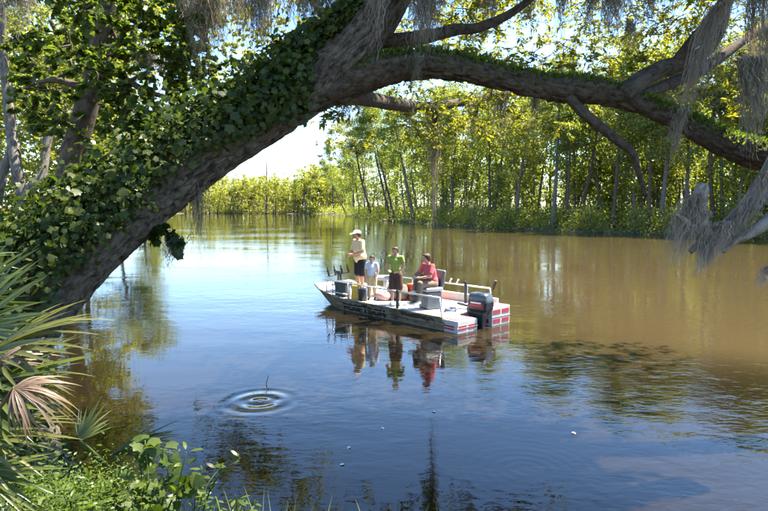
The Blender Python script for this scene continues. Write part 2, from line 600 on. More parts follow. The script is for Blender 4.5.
def make_ground():
    a = np.linspace(-1, 1, 230)
    xs = np.sinh(a * 5.2) / math.sinh(5.2) * 520
    b = np.linspace(-.32, 1, 240)
    ys = np.sinh(b * 5.2) / math.sinh(5.2) * 900 + 4
    X, Y = np.meshgrid(xs, ys)
    Z = ground_z(X, Y)
    v = np.stack([X, Y, Z], -1).reshape(-1, 3)
    ny, nx = X.shape
    i = np.arange(ny - 1)[:, None]; j = np.arange(nx - 1)[None]
    q = np.stack([i * nx + j, i * nx + j + 1, (i + 1) * nx + j + 1, (i + 1) * nx + j], -1).reshape(-1, 4)
    g = Geo(); g.add(v, q)
    tag(link('ground', g.mesh('ground', True), MATS['ground_litter']), kind='structure')
    g = Geo(); g.add([(-500, -60, 0), (500, -60, 0), (500, 700, 0), (-500, 700, 0)], np.array([(0, 1, 2, 3)]))
    tag(link('river_water', g.mesh('river_water'), MATS['river_water']), kind='structure')


make_ground()


def gz(x, y):
    return float(ground_z(np.array([x]), np.array([y]))[0])


# ------------------------------------------------------------------ bank trees
def tree_geo(seed, H, R, base=.3, nclump=60, nleaf=130, lsize=.26, bend=.5, r0=.2, fork=False, clump=1.0, limbs=True):
    rng = np.random.default_rng(seed)
    wood, leaf = Geo(), Geo()
    n = 12
    t = np.linspace(0, 1, n)
    bx, by = rng.normal(size=2) * bend
    ph = rng.uniform(0, 6, 2)
    c = np.stack([bx * t ** 2 + .15 * bend * np.sin(t * 7 + ph[0]), by * t ** 2 + .15 * bend * np.sin(t * 6 + ph[1]), t * H * .96 - .5], -1)
    c[0, :2] = 0
    r = r0 * (1 - t) ** .8 + .025
    r[0] *= 1.9; r[1] *= 1.15
    tube(wood, c, r, 9 if limbs else 6, .02, (9, 1.5), lump=.08)
    stems = [c]
    if fork:
        st = c[4]
        tip = c[-1] + np.array((rng.normal() * R * .5, rng.normal() * R * .4, -H * .06))
        c2 = spline(np.vstack([st, st * .6 + tip * .4 + rng.normal(size=3) * .3, tip]), 9)
        tube(wood, c2, np.linspace(r[4] * .75, .02, 9), 7)
        stems.append(c2)
    for k in range(nclump):
        cs = stems[rng.integers(len(stems))]
        u = base + (1 - base) * rng.random() ** .8
        idx = u * (len(cs) - 1); i = min(int(idx), len(cs) - 2); f = idx - i
        p = cs[i] * (1 - f) + cs[i + 1] * f
        prof = math.sin(min(max((u - base * .7) / (1.06 - base * .7), .02), 1) * math.pi) ** .6
        a = rng.uniform(0, 2 * math.pi)
        ln = R * prof * rng.uniform(.25, 1.0)
        e = p + np.array((math.cos(a) * ln, math.sin(a) * ln, ln * rng.uniform(-.05, .55)))
        mid = (p + e) / 2 + np.array((0, 0, ln * rng.uniform(-.12, .08)))
        if limbs and ln > .5:
            tube(wood, spline(np.vstack([p, mid, e]), 5), np.linspace(max(.02, r0 * .28 * (1 - u * .6)), .012, 5), 4, cap=False)
        m = int(nleaf * rng.uniform(.5, 1.4))
        s = clump * rng.uniform(.55, 1.15)
        pts = e + rng.normal(size=(m, 3)) * np.array((s * .55, s * .55, s * .30))
        X = rnd_dirs(m, rng); X[:, 2] -= .25
        instance(leaf, L_FAR, pts, X, rnd_dirs(m, rng, .7), lsize * rng.uniform(.55, 1.2, m))
    return wood, leaf


PROTO = []
for k, (H, R, b, nc, nl, ls, bd, r0, fk, cl) in enumerate([
        (20, 3.4, .42, 66, 190, .27, .5, .24, False, 1.15),
        (23, 3.0, .48, 60, 190, .26, .4, .22, False, 1.1),
        (19, 3.8, .34, 76, 180, .27, .8, .22, True, 1.2),
        (22, 3.2, .48, 55, 190, .26, .9, .26, True, 1.15),
        (17, 2.8, .28, 66, 170, .25, .9, .16, False, 1.05),
        (20, 2.4, .42, 50, 160, .24, .3, .20, False, .9)]):
    w_, l_ = tree_geo(100 + k, H, R, b, nc, nl, ls, bd, r0, fk, cl)
    PROTO.append((H, w_.mesh('bank_tree_trunk', True), l_.mesh('bank_tree_crown')))
BARKS = [MATS['bark_grey'], MATS['bark_brown'], MATS['bark_grey'], MATS['bark_brown'], MATS['bark_grey'], MATS['bark_brown']]
LEAFS = ['leaf_bank', 'leaf_bank', 'leaf_bank_yellow', 'leaf_bank_grey', 'leaf_bank_yellow', 'leaf_bank']
for (H, w_, l_), bm, lm in zip(PROTO, BARKS, LEAFS):
    w_.materials.append(bm); l_.materials.append(MATS[lm])


def put_tree(name, label, x, y, h, proto, rz, lean=(0, 0), group=None, cat='tree', wide=1.0):
    H, w_, l_ = PROTO[proto]
    k = h / H
    o = thing(name, label, cat, (x, y, max(gz(x, y), -.05) - .1), 0, group)
    M = Euler((0, 0, rz)).to_quaternion()
    q = Euler((lean[1], lean[0], 0)).to_quaternion() @ M
    o.rotation_mode = 'QUATERNION'
    o.rotation_quaternion = q
    o.scale = (k * wide, k * wide, k)
    link('trunk', w_, None, o)
    link('crown', l_, None, o)
    return o


_bx = [300, 345, 400, 480, 600, 768, 900]
_by = [213.3, 216, 222, 228, 233, 239, 244]


def bank_pt(px, inland=2.0):
    y = float(np.interp(px, _bx, _by))
    d = CAM_H * FOC / (y - 205) + inland
    return (px - 384) / FOC * d, d


# (pixel column of the foot, metres inland, height, prototype, turn, lean across, label)
BANK = [
    (347, 3, 17, 5, .3, -.42, 'thin pale tree leaning far out over the water at the river bend'),
    (356, 9, 25, 4, 2.4, -.08, 'tall airy pale tree rising behind the leaning trunks at the river bend'),
    (334, 14, 24, 5, 1.1, -.05, 'slim light tree standing highest beside the white sky gap'),
    (372, 2, 23, 3, 1.2, -.27, 'dark slim trunk leaning over the river, first of the leaning row after the bend'),
    (391, 1.5, 24, 1, 2.2, -.25, 'leaning dark trunk standing closely beside its twin near the fallen log'),
    (395, 2.5, 24, 5, .2, -.24, 'thinner twin of the leaning dark pair, nearer the fallen log'),
    (414, 2, 23, 0, 4.2, -.21, 'pale grey tree leaning left behind the seated fishers, last of the leaning row'),
    (433, 3, 21, 2, 3.0, .02, 'bushy upright tree on the bank behind the thin hanging moss column'),
    (452, 4, 22, 4, 1.0, .03, 'light green tree just right of the moss column on the far bank'),
    (490, 5, 20, 1, .7, -.04, 'dark straight tree above the grey bush on the far bank'),
    (515, 3, 18, 2, 5.0, .05, 'full yellow-green tree between the grey bush and the thick dark trunk'),
    (554, 2, 20, 0, 2.6, 0.0, 'thick dark upright trunk on the bank directly under the oak limb'),
    (566, 2, 18, 5, 1.9, .03, 'slender pole-like tree close beside the thick dark trunk'),
    (577, 4, 19, 3, 3.7, .22, 'dark trunk leaning right, between the thick trunk and the tall grey one'),
    (613, 3, 21, 1, .1, .03, 'tall straight grey trunk rising behind the drooping oak branch'),
    (633, 5, 18, 4, 4.4, -.05, 'leafy young tree just right of the tall straight grey trunk'),
    (648, 2.5, 19, 5, 5.3, .0, 'slim trunk standing below the tip of the drooping oak branch'),
    (661, 3, 20, 0, 2.9, .02, 'pale grey trunk on the bank left of the moss-hung dead limb'),
    (684, 4, 18, 2, 1.4, .06, 'bright green tree behind the moss tufts of the dead limb'),
    (712, 3, 19, 3, 0.4, -.08, 'dark forked tree behind the broken stub of the dead limb'),
    (738, 3, 17, 4, 2.0, .04, 'yellow-green tree on the bank between stub and right picture edge'),
    (760, 3, 20, 1, 3.3, .0, 'tall tree on the bank at the right picture edge'),
    (800, 3, 19, 0, 5.5, .0, 'tall tree just past the right picture edge'),
    (850, 3, 19, 2, 1.5, .0, 'broad tree well past the right picture edge'),
]
for px, inl, h, pr, rz, ln, lab in BANK:
    x, y = bank_pt(px, inl)
    put_tree('bank_tree', lab, x, y, h, pr, rz, (ln, 0), 'trees along the far bank')

# the wood behind them, one mass
def woods(name, label, spots, seed, lsize, cols_mat, nclump=34, nleaf=70):
    rng = np.random.default_rng(seed)
    pw = [tree_geo(seed * 10 + k, 18, 3.2, .03, nclump, nleaf, lsize, .6, .2, k % 2 == 0, 1.25, False) for k in range(4)]
    wood, leaf = Geo(), Geo()
    for x, y, h in spots:
        k = rng.integers(4)
        sc = h / 18
        M = Matrix.Translation((x, y, .2)) @ Matrix.Rotation(rng.normal() * .11, 4, 'Y') @ Matrix.Rotation(rng.uniform(0, 6.28), 4, 'Z') @ Matrix.Diagonal((sc, sc, sc, 1))
        wood.merge(pw[k][0], M); leaf.merge(pw[k][1], M)
    o = link(name, leaf.mesh(name), MATS[cols_mat])
    tag(o, label, 'woods', None, 'stuff')
    link('trunks', wood.mesh(name + '_trunks', True), MATS['bark_grey'], o)['kind'] = 'stuff'


rs = np.random.default_rng(77)
sp = []
for px in np.arange(352, 900, 7.5):
    for row in (8, 15, 24, 38):
        x, y = bank_pt(px + rs.normal() * 5, row + rs.normal() * 2.5)
        sp.append((x, y, rs.uniform(14, 19) + row * .08))
sp = [s for s in sp if rs.random() < .42]
for px in np.arange(350, 900, 2.5):                             # saplings that fill the wood between the trunks
    x, y = bank_pt(px + rs.normal() * 3, rs.uniform(5, 46))
    sp.append((x, y, rs.uniform(5.5, 12)))
woods('bank_woods', 'dense light green wood behind the trees of the far bank', sp, 5, .48, 'leaf_bank_yellow', 38, 32)
sp = []
for px in np.arange(150, 352, 4.0):
    for row in (0, 8, 16, 28, 45):
        d = 206 + row + rs.normal() * 3
        sp.append(((px - 384) / FOC * d, d, rs.uniform(8.0, 14.5) + (3.5 if px > 300 else 0) + row * .05))
woods('distant_woods', 'sunlit low woods closing off the far end of the river', sp, 6, .74, 'leaf_bank_yellow', 25, 26)


# undergrowth that fringes the far banks
def undergrowth(name, label, pts, seed, mat, R=(.6, 1.6), n=110, ls=.2):
    rng = np.random.default_rng(seed)
    g = Geo()
    pz = np.maximum(ground_z(np.array([q[0] for q in pts]), np.array([q[1] for q in pts])), 0)
    for (x, y), z0 in zip(pts, pz):
        r = rng.uniform(*R)
        z = z0 + r * .45
        m = int(n * r)
        c = np.array((x, y, z)) + rng.normal(size=(m, 3)) * np.array((r * .6, r * .5, r * .42))
        c[:, 2] = np.maximum(c[:, 2], .05 + rng.random(m) * .2)
        X = rnd_dirs(m, rng); X[:, 2] += .1
        instance(g, L_FAR, c, X, rnd_dirs(m, rng, .6), ls * rng.uniform(.5, 1.2, m))
    tag(link(name, g.mesh(name), MATS[mat]), label, 'undergrowth', None, 'stuff')


pts = []
for px in np.arange(345, 860, 1.6):
    for k in range(2):
        x, y = bank_pt(px + rs.normal(), rs.uniform(.4, 12))
        pts.append((x, y))
undergrowth('undergrowth', 'tangled green undergrowth along the foot of the far bank', pts, 8, 'leaf_bank_yellow', (.6, 2.2), 75, .28)
pts = [bank_pt(px + rs.normal(), rs.uniform(0, 1.2)) for px in np.arange(346, 860, 3.2)]
undergrowth('bank_weeds', 'low dull weeds hanging over the waterline of the far bank', pts, 9, 'leaf_bank_grey', (.3, .8), 60, .16)
pts = [((px - 384) / FOC * d, d) for px in np.arange(150, 352, 2.2) for d in (204 + rs.random() * 2,)] + [(-22 + 10 * u + rs.uniform(.5, 5), 198 - 33 * u + rs.uniform(0, 3)) for u in np.arange(-.2, 2.2, .03)]
undergrowth('distant_undergrowth', 'pale waterside bushes below the distant woods', pts, 10, 'leaf_bank_yellow', (1.0, 2.2), 40, .45)


def shrub(name, label, x, y, r, h, mat, seed, group=None, ls=.16, n=900):
    rng = np.random.default_rng(seed)
    o = thing(name, label, 'shrub', (x, y, max(gz(x, y), 0) - .05), 0, group)
    w, g = Geo(), Geo()
    for k in range(9):
        a = rng.uniform(0, 6.28)
        e = np.array((math.cos(a) * r * rng.uniform(.2, .8), math.sin(a) * r * rng.uniform(.2, .8), h * rng.uniform(.55, .95)))
        tube(w, spline(np.vstack([(0, 0, 0), e * (.4, .4, .5), e]), 6), np.linspace(.04, .012, 6), 5)
        m = n // 9
        pp = e * rng.uniform(.45, 1.05, (m, 1)) + rng.normal(size=(m, 3)) * r * .24
        pp[:, 2] = np.maximum(pp[:, 2], .08)
        instance(g, L_FAR, pp, rnd_dirs(m, rng), rnd_dirs(m, rng, .6), ls * rng.uniform(.5, 1.2, m))
    link('stem', w.mesh('shrub_stem', True), MATS['bark_grey'], o)
    link('crown', g.mesh('shrub_crown'), MATS[mat], o)


for px, r, h, mt, lab in [
        (476, 2.0, 4.2, 'leaf_bank_grey', 'greyish rounded shrub at the water edge of the far bank'),
        (505, 1.6, 3.2, 'leaf_bank_yellow', 'pale yellow-green shrub right of the greyish rounded one'),
        (440, 1.5, 3.0, 'leaf_bank', 'green waterside shrub beneath the thin hanging moss column'),
        (380, 1.8, 3.6, 'leaf_bank_yellow', 'light shrub growing under the leaning dark trunks'),
        (590, 1.7, 3.0, 'leaf_bank', 'bushy shrub between the thick dark trunk and the tall grey trunk'),
        (635, 1.5, 2.8, 'leaf_bank_yellow', 'bright shrub on the bank below the drooping oak branch'),
        (672, 1.4, 2.6, 'leaf_bank', 'green shrub at the waterline behind the sweeping moss tufts'),
        (735, 1.3, 4.4, 'leaf_bank_yellow', 'vivid yellow-green shrub framed by the dead limb and oak limb')]:
    x, y = bank_pt(px, 1.0)
    shrub('shrub', lab, x, y, r, h, mt, int(px), 'shrubs along the far bank')

# a bare snag and a dark conifer at the distant end of the river, a log by the leaning pair
x, d = (267 - 384) / FOC * 204, 204
o = thing('dead_snag', 'bare grey tree spire standing above the distant woods', 'tree', (x, d, 0))
g = Geo(); tube(g, spline([(0, 0, -.5), (.1, 0, 7), (.2, 0, 18.5)], 10), np.linspace(.6, .12, 10), 7); link('trunk', g.mesh('snag_trunk', True), MATS['bark_grey'], o)
g = Geo()
for k in range(9):
    a = k * 2.4; z = 8 + k * 1.1
    tube(g, [(0.1, 0, z), (math.cos(a) * 1.0, math.sin(a) * 1.0, z + .5)], [.12, .05], 4)
link('branches', g.mesh('snag_branches'), MATS['bark_grey'], o)
for px, h, lab in ((276, 12.5, 'dark narrow cypress beside the bare spire in the distant woods'),
                   (296, 12.0, 'narrow dark cypress in the middle of the distant woods'),
                   (317, 15.0, 'taller cypress at the right end of the distant woods')):
    o = put_tree('distant_cypress', lab, (px - 384) / FOC * 203, 203, h, 5, px, (0, 0), 'cypresses in the distant woods')
a, b = np.array((*bank_pt(388, .3), .18)), np.array((*bank_pt(415, .6), .35))
g = Geo(); tube(g, spline(np.vstack([a - (1, 0, .1), a, (a + b) / 2 + (0, 0, .08), b]), 14), np.linspace(.22, .14, 14), 10, .02)
tag(link('fallen_log', g.mesh('fallen_log', True), MATS['bark_pale']), 'pale fallen log lying at the water edge below the leaning trunks', 'log')

# ------------------------------------------------------------------ the leaning live oak
def px_path(rows, n):
    """rows: (px, py, distance, radius in photo pixels) -> centres, radii"""
    a = np.array([np.append(P(x, y, d), r * d / FOC) for x, y, d, r in rows])
    b = spline(a, n)
    return b[:, :3], b[:, 3]


oak = thing('live_oak', 'huge leaning live oak arching from the left bank across the river view', 'tree', tuple(P(20, 345, 5.6) * (1, 1, 0) + np.array((0, 0, gz(*P(20, 345, 5.6)[:2])))))
OAK_OFF = np.array(oak.location)


def oak_part(name, rows, n, nseg, amp, mat, freq=(14, 2.2), lump=.05):
    c, r = px_path(rows, n)
    g = Geo(); tube(g, c - OAK_OFF, r, nseg, amp, freq, lump=lump)
    o = link(name, g.mesh('oak_' + name, True), MATS[mat], oak)
    return c, r, o


TR_C, TR_R, _ = oak_part('trunk', [(-60, 470, 5.3, 54), (-8, 350, 5.5, 46), (62, 268, 5.8, 37), (100, 232, 6.0, 34), (140, 200, 6.25, 31.5), (196, 157, 6.5, 29), (244, 127, 6.7, 27), (290, 98, 6.85, 27), (322, 74, 6.95, 26),
                                   (352, 48, 7.0, 23), (382, 10, 7.1, 20), (408, -40, 7.2, 18), (440, -120, 7.4, 16), (490, -230, 7.8, 12)], 430, 230, .034, 'bark_oak', (29, 6.0))
LB_C, LB_R, _ = oak_part('limb', [(286, 108, 6.85, 15), (325, 91, 6.9, 17), (368, 75, 6.95, 16), (408, 66, 7.0, 14.5), (450, 67, 7.1, 14), (505, 79, 7.3, 12), (545, 88, 7.5, 12.2), (590, 90, 7.6, 12),
                                  (632, 101, 7.7, 9.5), (668, 115, 7.7, 9.5), (700, 131, 7.7, 11), (730, 146, 7.7, 13), (765, 156, 7.7, 15), (820, 150, 7.8, 15), (880, 130, 8.0, 15)], 380, 84, .032, 'bark_limb', (15, 7), .18)
oak_part('branch', [(622, 96, 7.6, 10), (636, 84, 7.65, 9.5), (660, 70, 7.8, 8.5), (690, 60, 7.9, 7.5), (708, 48, 8.0, 7), (722, 20, 8.1, 6), (728, -20, 8.2, 5), (745, -80, 8.4, 4)], 60, 20, .012, 'bark_limb')
oak_part('branch', [(672, 66, 7.85, 5), (690, 46, 7.75, 6.5), (708, 26, 7.7, 7), (725, 2, 7.65, 7), (742, -35, 7.6, 6), (760, -90, 7.6, 5)], 40, 16, .01, 'bark_limb')
oak_part('branch', [(562, 90, 7.5, 6.5), (572, 101, 7.48, 6), (582, 112, 7.45, 5.5), (602, 128, 7.4, 5), (622, 144, 7.4, 4.6), (632, 152, 7.4, 4.2), (638, 170, 7.4, 3.4), (645, 195, 7.4, 2.0)], 46, 14, .008, 'bark_limb', lump=.15)
oak_part('branch', [(368, 40, 7.05, 8), (400, 41, 7.2, 8), (430, 36, 7.5, 6.5), (455, 30, 7.7, 6), (480, 27, 7.9, 5), (510, 14, 8.1, 4), (540, -8, 8.4, 3)], 40, 14, .008, 'bark_limb')
oak_part('branch', [(330, 96, 7.1, 9), (362, 98, 8.6, 8), (395, 104, 11, 6.5), (425, 107, 13.6, 5), (458, 103, 15.5, 4), (500, 95, 16.5, 3), (540, 92, 17.2, 2)], 46, 14, .008, 'bark_limb')
oak_part('branch', [(640, 96, 7.7, 5), (700, 70, 8.6, 6), (745, 40, 9.2, 4.5), (790, 12, 9.6, 4)], 30, 12, .01, 'bark_limb')
oak_part('branch', [(500, -180, 7.9, 11), (560, -150, 8.4, 9), (640, -110, 9.0, 7), (740, -90, 9.4, 5)], 30, 12, .01, 'bark_limb')
oak_part('branch', [(395, -10, 7.1, 9), (350, -60, 7.6, 8), (290, -90, 8.2, 6), (220, -70, 9.0, 4.5), (150, -60, 9.6, 3)], 30, 12, .01, 'bark_limb')

# oak foliage: sprays round real twigs, above, behind and under the limb
rng = np.random.default_rng(21)
lf, tw = Geo(), Geo()
BALLS = []   # px, py, distance, radius m, twigs
for px in range(430, 800, 22):                                  # crown above the limb
    for py in (-90, -55, -25, 0, 22, 46):
        for q in range(2):
            if rng.random() < .72:
                BALLS.append((px + rng.normal() * 12, py + rng.normal() * 10, rng.uniform(9.6, 14.5), rng.uniform(.4, .75), 12))
for px in range(455, 780, 26):                                  # low fringe just over the limb
    BALLS.append((px, 58 + (px - 455) * .10 + rng.normal() * 5, rng.uniform(8.2, 9.6), .30, 8))
for px in range(345, 620, 24):                                  # sprays hanging behind and under it
    if rng.random() < .8:
        BALLS.append((px + rng.normal() * 8, rng.uniform(95, 142), rng.uniform(11.5, 15), rng.uniform(.35, .65), 10))
for px, py in ((345, 105), (330, 112), (470, 118), (520, 135), (545, 120), (410, 118), (395, 135), (440, 112), (430, 125), (436, 150), (428, 165), (520, 120), (534, 140), (548, 128), (690, 92), (640, 62), (735, 118), (755, 95)):
    BALLS.append((px, py, 8.6 if px > 560 or px < 390 else 13.5, .26 if px > 560 or px < 390 else .42, 9))
for k in range(60):
    BALLS.append((rng.uniform(395, 520), rng.uniform(-30, 130), rng.uniform(9, 16), rng.uniform(.35, .6), 9))
for px in range(-30, 430, 30):                                  # crown over the trunk, out of the frame above
    for py in (-150, -100, -55):
        BALLS.append((px, py + rng.normal() * 15, rng.uniform(7.0, 10), rng.uniform(.4, .7), 8))
SHADE_BALLS = []
kx, ky = SUN_DIR.x / SUN_DIR.z, SUN_DIR.y / SUN_DIR.z
for k in range(300):                                            # unseen leaf clumps added up-sun to shade trunk, limb and the near water
    z = rng.uniform(6.8, 11.0)
    c = np.array((rng.uniform(-3.5, 2.0) + kx * z, rng.uniform(4.3, 7.8) + ky * z, z))
    if P(384, -25, c[1])[2] < z - .8: SHADE_BALLS.append((c, rng.uniform(.6, 1.0), 9))
for px, py, d, R, n in BALLS:
    foliage_ball(lf, tw, P(px, py, d) - OAK_OFF, R, n, 16, .095, L_OAK, rng, .7, .3, .004)
for c, R, n in SHADE_BALLS:
    foliage_ball(lf, None, c - OAK_OFF, R, n, 13, .20, L_FAR, rng, .7, .3, .004)
link('crown', lf.mesh('oak_crown'), MATS['leaf_oak'], oak)
link('twigs', tw.mesh('oak_twigs'), MATS['bark_limb'], oak)['kind'] = 'stuff'

# ferns and tufts growing along the top of the limb
fg = Geo()
for i in range(0, len(LB_C)):
    if i < 30: continue
    for k in range(16):
        a = rng.normal() * .75
        b = LB_C[i] + np.array((rng.normal() * .03, -math.sin(a) * LB_R[i] * .95, math.cos(a) * LB_R[i] * .95))
        X = nrm(np.array((rng.normal() * .6, -math.sin(a) + rng.normal() * .3, 1.0 + rng.normal() * .4)))
        instance(fg, L_OAK, b[None], X[None], rnd_dirs(1, rng), np.array([rng.uniform(.03, .085)]))
fern = tag(link('resurrection_fern', fg.mesh('limb_fern'), MATS['leaf_fern']), 'fringe of small ferns growing along the top of the oak limb', 'fern', None, 'stuff')

# ------------------------------------------------------------------ creeper on the oak trunk
vine = thing('climbing_vine', 'dark green lobed creeper blanketing the upper side of the oak trunk', 'vine', tuple(OAK_OFF))
cand = []
rng = np.random.default_rng(31)
for k in range(15000):
    u = rng.uniform(.07, .78) if rng.random() < .9 else rng.uniform(.7, .9)
    i = int(u * (len(TR_C) - 1))
    t_ = nrm(TR_C[min(i + 1, len(TR_C) - 1)] - TR_C[i - 1])
    up = nrm(np.array((0, 0, 1.0)) - t_ * t_[2]); fr = np.cross(up, t_)           # fr towards the camera
    if fr[1] > 0: fr = -fr
    lim = np.interp(u, [.05, .15, .3, .385, .46, .54, .60, .69, .8], [1.9, 1.55, 1.4, 1.5, 1.8, 1.95, 1.1, .6, .4])
    a = rng.uniform(-1.3, lim + rng.normal() * .16)
    out = nrm(up * math.cos(a) + fr * math.sin(a))
    off = abs(rng.normal()) * np.interp(u, [.1, .35, .65, .8], [.16, .17, .13, .05]) + .015
    c = TR_C[i] + out * (TR_R[i] + off)
    N = nrm(out * 1.0 + np.array((0, -.15, .5)) + rng.normal(size=3) * .45)
    X = nrm(-np.array((0, 0, 1.0)) * .7 + rng.normal(size=3) * .6 + out * .2)
    cand.append((c, X, N, float(np.clip(rng.lognormal(math.log(.048), .32), .022, .095))))
seen = [(s / c[1], i) for i, (c, X, N, s) in enumerate(cand) if N[1] < -.1 and c[0] > -3.4]
seen.sort(reverse=True)
top = {i for _, i in seen[:300]}
LEAF1 = Geo(); instance(LEAF1, L_STAR, np.zeros((1, 3)), np.array([(1., 0, 0)]), np.array([(0, 0, 1.)]), np.ones(1))
vine_leaf = LEAF1.mesh('vine_leaf'); vine_leaf.materials.append(MATS['leaf_vine'])
g = Geo()
rest = [i for i in range(len(cand)) if i not in top]
instance(g, L_STAR, np.array([cand[i][0] for i in rest]) - OAK_OFF, np.array([cand[i][1] for i in rest]), np.array([cand[i][2] for i in rest]), np.array([cand[i][3] for i in rest]))
link('foliage', g.mesh('vine_foliage'), MATS['leaf_vine'], vine)['kind'] = 'stuff'


def place_leaf(name, mesh, parent, c, X, N, s):
    X = nrm(X); N = nrm(N - X * np.dot(N, X)); Y = np.cross(N, X)
    M = Matrix(((X[0], Y[0], N[0], c[0]), (X[1], Y[1], N[1], c[1]), (X[2], Y[2], N[2], c[2]), (0, 0, 0, 1)))
    o = link(name, mesh, None, parent)
    o.matrix_basis = M @ Matrix.Diagonal((s, s, s, 1))
    return o


for i in sorted(top):
    c, X, N, s = cand[i]
    place_leaf('leaf', vine_leaf, vine, c - OAK_OFF, X, N, s)
g = Geo()
for k in range(16):                                              # woody stems of the creeper
    i0 = rng.integers(12, 60); i1 = i0 + rng.integers(50, 110)
    a0 = rng.uniform(-.6, 1.0); pts = []
    for i in range(i0, min(i1, 190), 6):
        t_ = nrm(TR_C[i + 1] - TR_C[i - 1]); up = nrm(np.array((0, 0, 1.0)) - t_ * t_[2]); fr = np.cross(up, t_)
        if fr[1] > 0: fr = -fr
        a0 += rng.normal() * .12
        pts.append(TR_C[i] + (up * math.cos(a0) + fr * math.sin(a0)) * (TR_R[i] + .012) - OAK_OFF)
    if len(pts) > 3: tube(g, spline(np.array(pts), len(pts) * 3), .011, 5)
link('stem', g.mesh('vine_stems', True), MATS['bark_brown'], vine)
# loose sprays of the creeper that hang below the trunk and stand off above it
g, tw = Geo(), Geo()
for px, py, d, R, n in ((163, 234, 6.2, .14, 8), (176, 242, 6.2, .10, 5), (154, 226, 6.2, .08, 4), (135, 120, 6.3, .25, 10), (255, 88, 6.7, .2, 9), (300, 62, 6.8, .2, 9),
                        (330, 38, 6.9, .18, 9), (352, 22, 7.0, .15, 7), (60, 190, 6.0, .25, 10), (30, 230, 5.8, .28, 12), (20, 260, 5.7, .25, 10), (95, 165, 6.1, .25, 10), (200, 108, 6.6, .2, 8), (300, 110, 6.7, .1, 4)):
    foliage_ball(g, tw, P(px, py, d) - OAK_OFF, R, n, 8, .085, L_STAR, rng, .8, .5, .003)
link('sprays', g.mesh('vine_sprays'), MATS['leaf_vine'], vine)['kind'] = 'stuff'
link('tendrils', tw.mesh('vine_tendrils'), MATS['bark_brown'], vine)['kind'] = 'stuff'


# ------------------------------------------------------------------ spanish moss
def moss(label, top_px, top_py, d, bot_py, width_px, n, mat='moss', sweep=0.0, seed=None, spread=.6, name='spanish_moss', dd=0.0, thick=1.0):
    """a bundle of thin curling strands; sweep: sideways drift in photo pixels at the bottom"""
    seed = seed if seed is not None else int(abs(top_px * 7 + top_py * 13 + bot_py))
    rng = np.random.default_rng(seed)
    a = P(top_px, top_py, d); b = P(top_px + sweep, bot_py, d + dd)
    L = np.linalg.norm(b - a); w = width_px * d / FOC
    g = Geo()
    m = 15
    t = np.linspace(0, 1, m)
    k = max(4, n // 18)
    tuft = rng.uniform(-.5, .5, (k, 2)); tlen = np.clip(rng.normal(.66, .25, k), .22, 1.1); tdr = rng.normal(size=(k, 2)) * .2
    for j in range(n):
        q = rng.integers(k)
        x0 = tuft[q] * w + rng.normal(size=2) * w * .12
        ln = tlen[q] * rng.uniform(.55, 1.0)
        conv = 1 - spread * t * .7
        wob = rng.normal(size=(m, 2)).cumsum(0) * (w * .03 + .006)
        c = a + (b - a) * (t * ln)[:, None]
        c[:, 0] += x0[0] * conv + tdr[q, 0] * w * t + wob[:, 0] + rng.uniform(.004, .016) * np.sin(t * rng.uniform(14, 40) + rng.uniform(0, 6))
        c[:, 1] += x0[1] * conv * .7 + tdr[q, 1] * w * t + wob[:, 1] + rng.uniform(.004, .014) * np.cos(t * rng.uniform(14, 40) + rng.uniform(0, 6))
        c[0, 2] += rng.uniform(0, .05)
        # hang off the support with a little arch when swept
        c[:, 2] += math.copysign(1, 1) * abs(sweep) * d / FOC * .35 * np.sin(t * math.pi)
        ww = (.0022 + .0032 * rng.random()) * thick * (1 - .75 * t)
        sd = nrm(np.array((rng.normal(), rng.normal(), 0)))
        v = np.concatenate([c - sd * ww[:, None], c + sd * ww[:, None]])
        i = np.arange(m - 1)
        g.add(v - a, np.stack([i, i + 1, i + 1 + m, i + m], -1))
        # short side curls
        s_ = rng.integers(1, m - 1, 7)
        for r_ in s_:
            e = rnd_dirs(1, rng)[0] * rng.uniform(.02, .075); e[2] -= .02
            pb = c[r_]
            g.add(np.array([pb - sd * .002, pb + sd * .002, pb + e]) - a, np.array([(0, 1, 2)]))
    o = link(name, g.mesh('spanish_moss'), MATS[mat])
    o.location = a
    return tag(o, label, 'moss', 'spanish moss hanging from the trees')


moss('brown spanish moss curtain hanging at the top edge, left of the vine-covered trunk', 205, -15, 7.6, 80, 34, 340, thick=1.2)
moss('dark tapering moss clump hanging at the top edge above the trunk vine', 258, -20, 7.4, 84, 26, 320, thick=1.2)
moss('short broad moss curtain at the top edge just left of the fork', 322, -20, 7.5, 46, 36, 300, thick=1.2)
moss('thin wispy moss between the two long clumps above the trunk', 283, -15, 8.4, 62, 22, 90)
moss('small dark moss wisps hanging among leaves in the upper left', 155, 55, 8.0, 92, 20, 80)
moss('narrow moss wisp hanging beside the leaning bank trunk', 137, 40, 8.4, 105, 12, 60)
moss('pale moss tuft in the top left picture corner', 16, -15, 5.2, 48, 22, 130, 'moss_pale')
moss('pale moss draped down the side of the upper oak fork', 377, -15, 6.75, 62, 20, 190, 'moss_pale')
moss('thick grey moss curtain hanging in front of the oak limb beside the fork', 424, -25, 6.75, 76, 30, 430, thick=1.15)
moss('thin moss fringe clinging to the limb below the grey curtain', 412, 58, 6.75, 92, 18, 90)
moss('slim long moss column dangling to the far bank waterline under the limb', 433, 104, 14.6, 226, 10, 190, spread=.3, thick=1.6)
moss('loose moss wisps left of the slim moss column under the limb', 405, 106, 12.0, 158, 14, 90)
moss('faint moss strands right of the slim moss column', 470, 98, 15.5, 165, 16, 120, thick=1.5)
moss('moss strands hanging below the limb above the grey shore bush', 503, 92, 14, 158, 18, 130, thick=1.5)
moss('thin moss veil beneath the oak limb before the drooping branch', 538, 98, 9.0, 140, 14, 60)
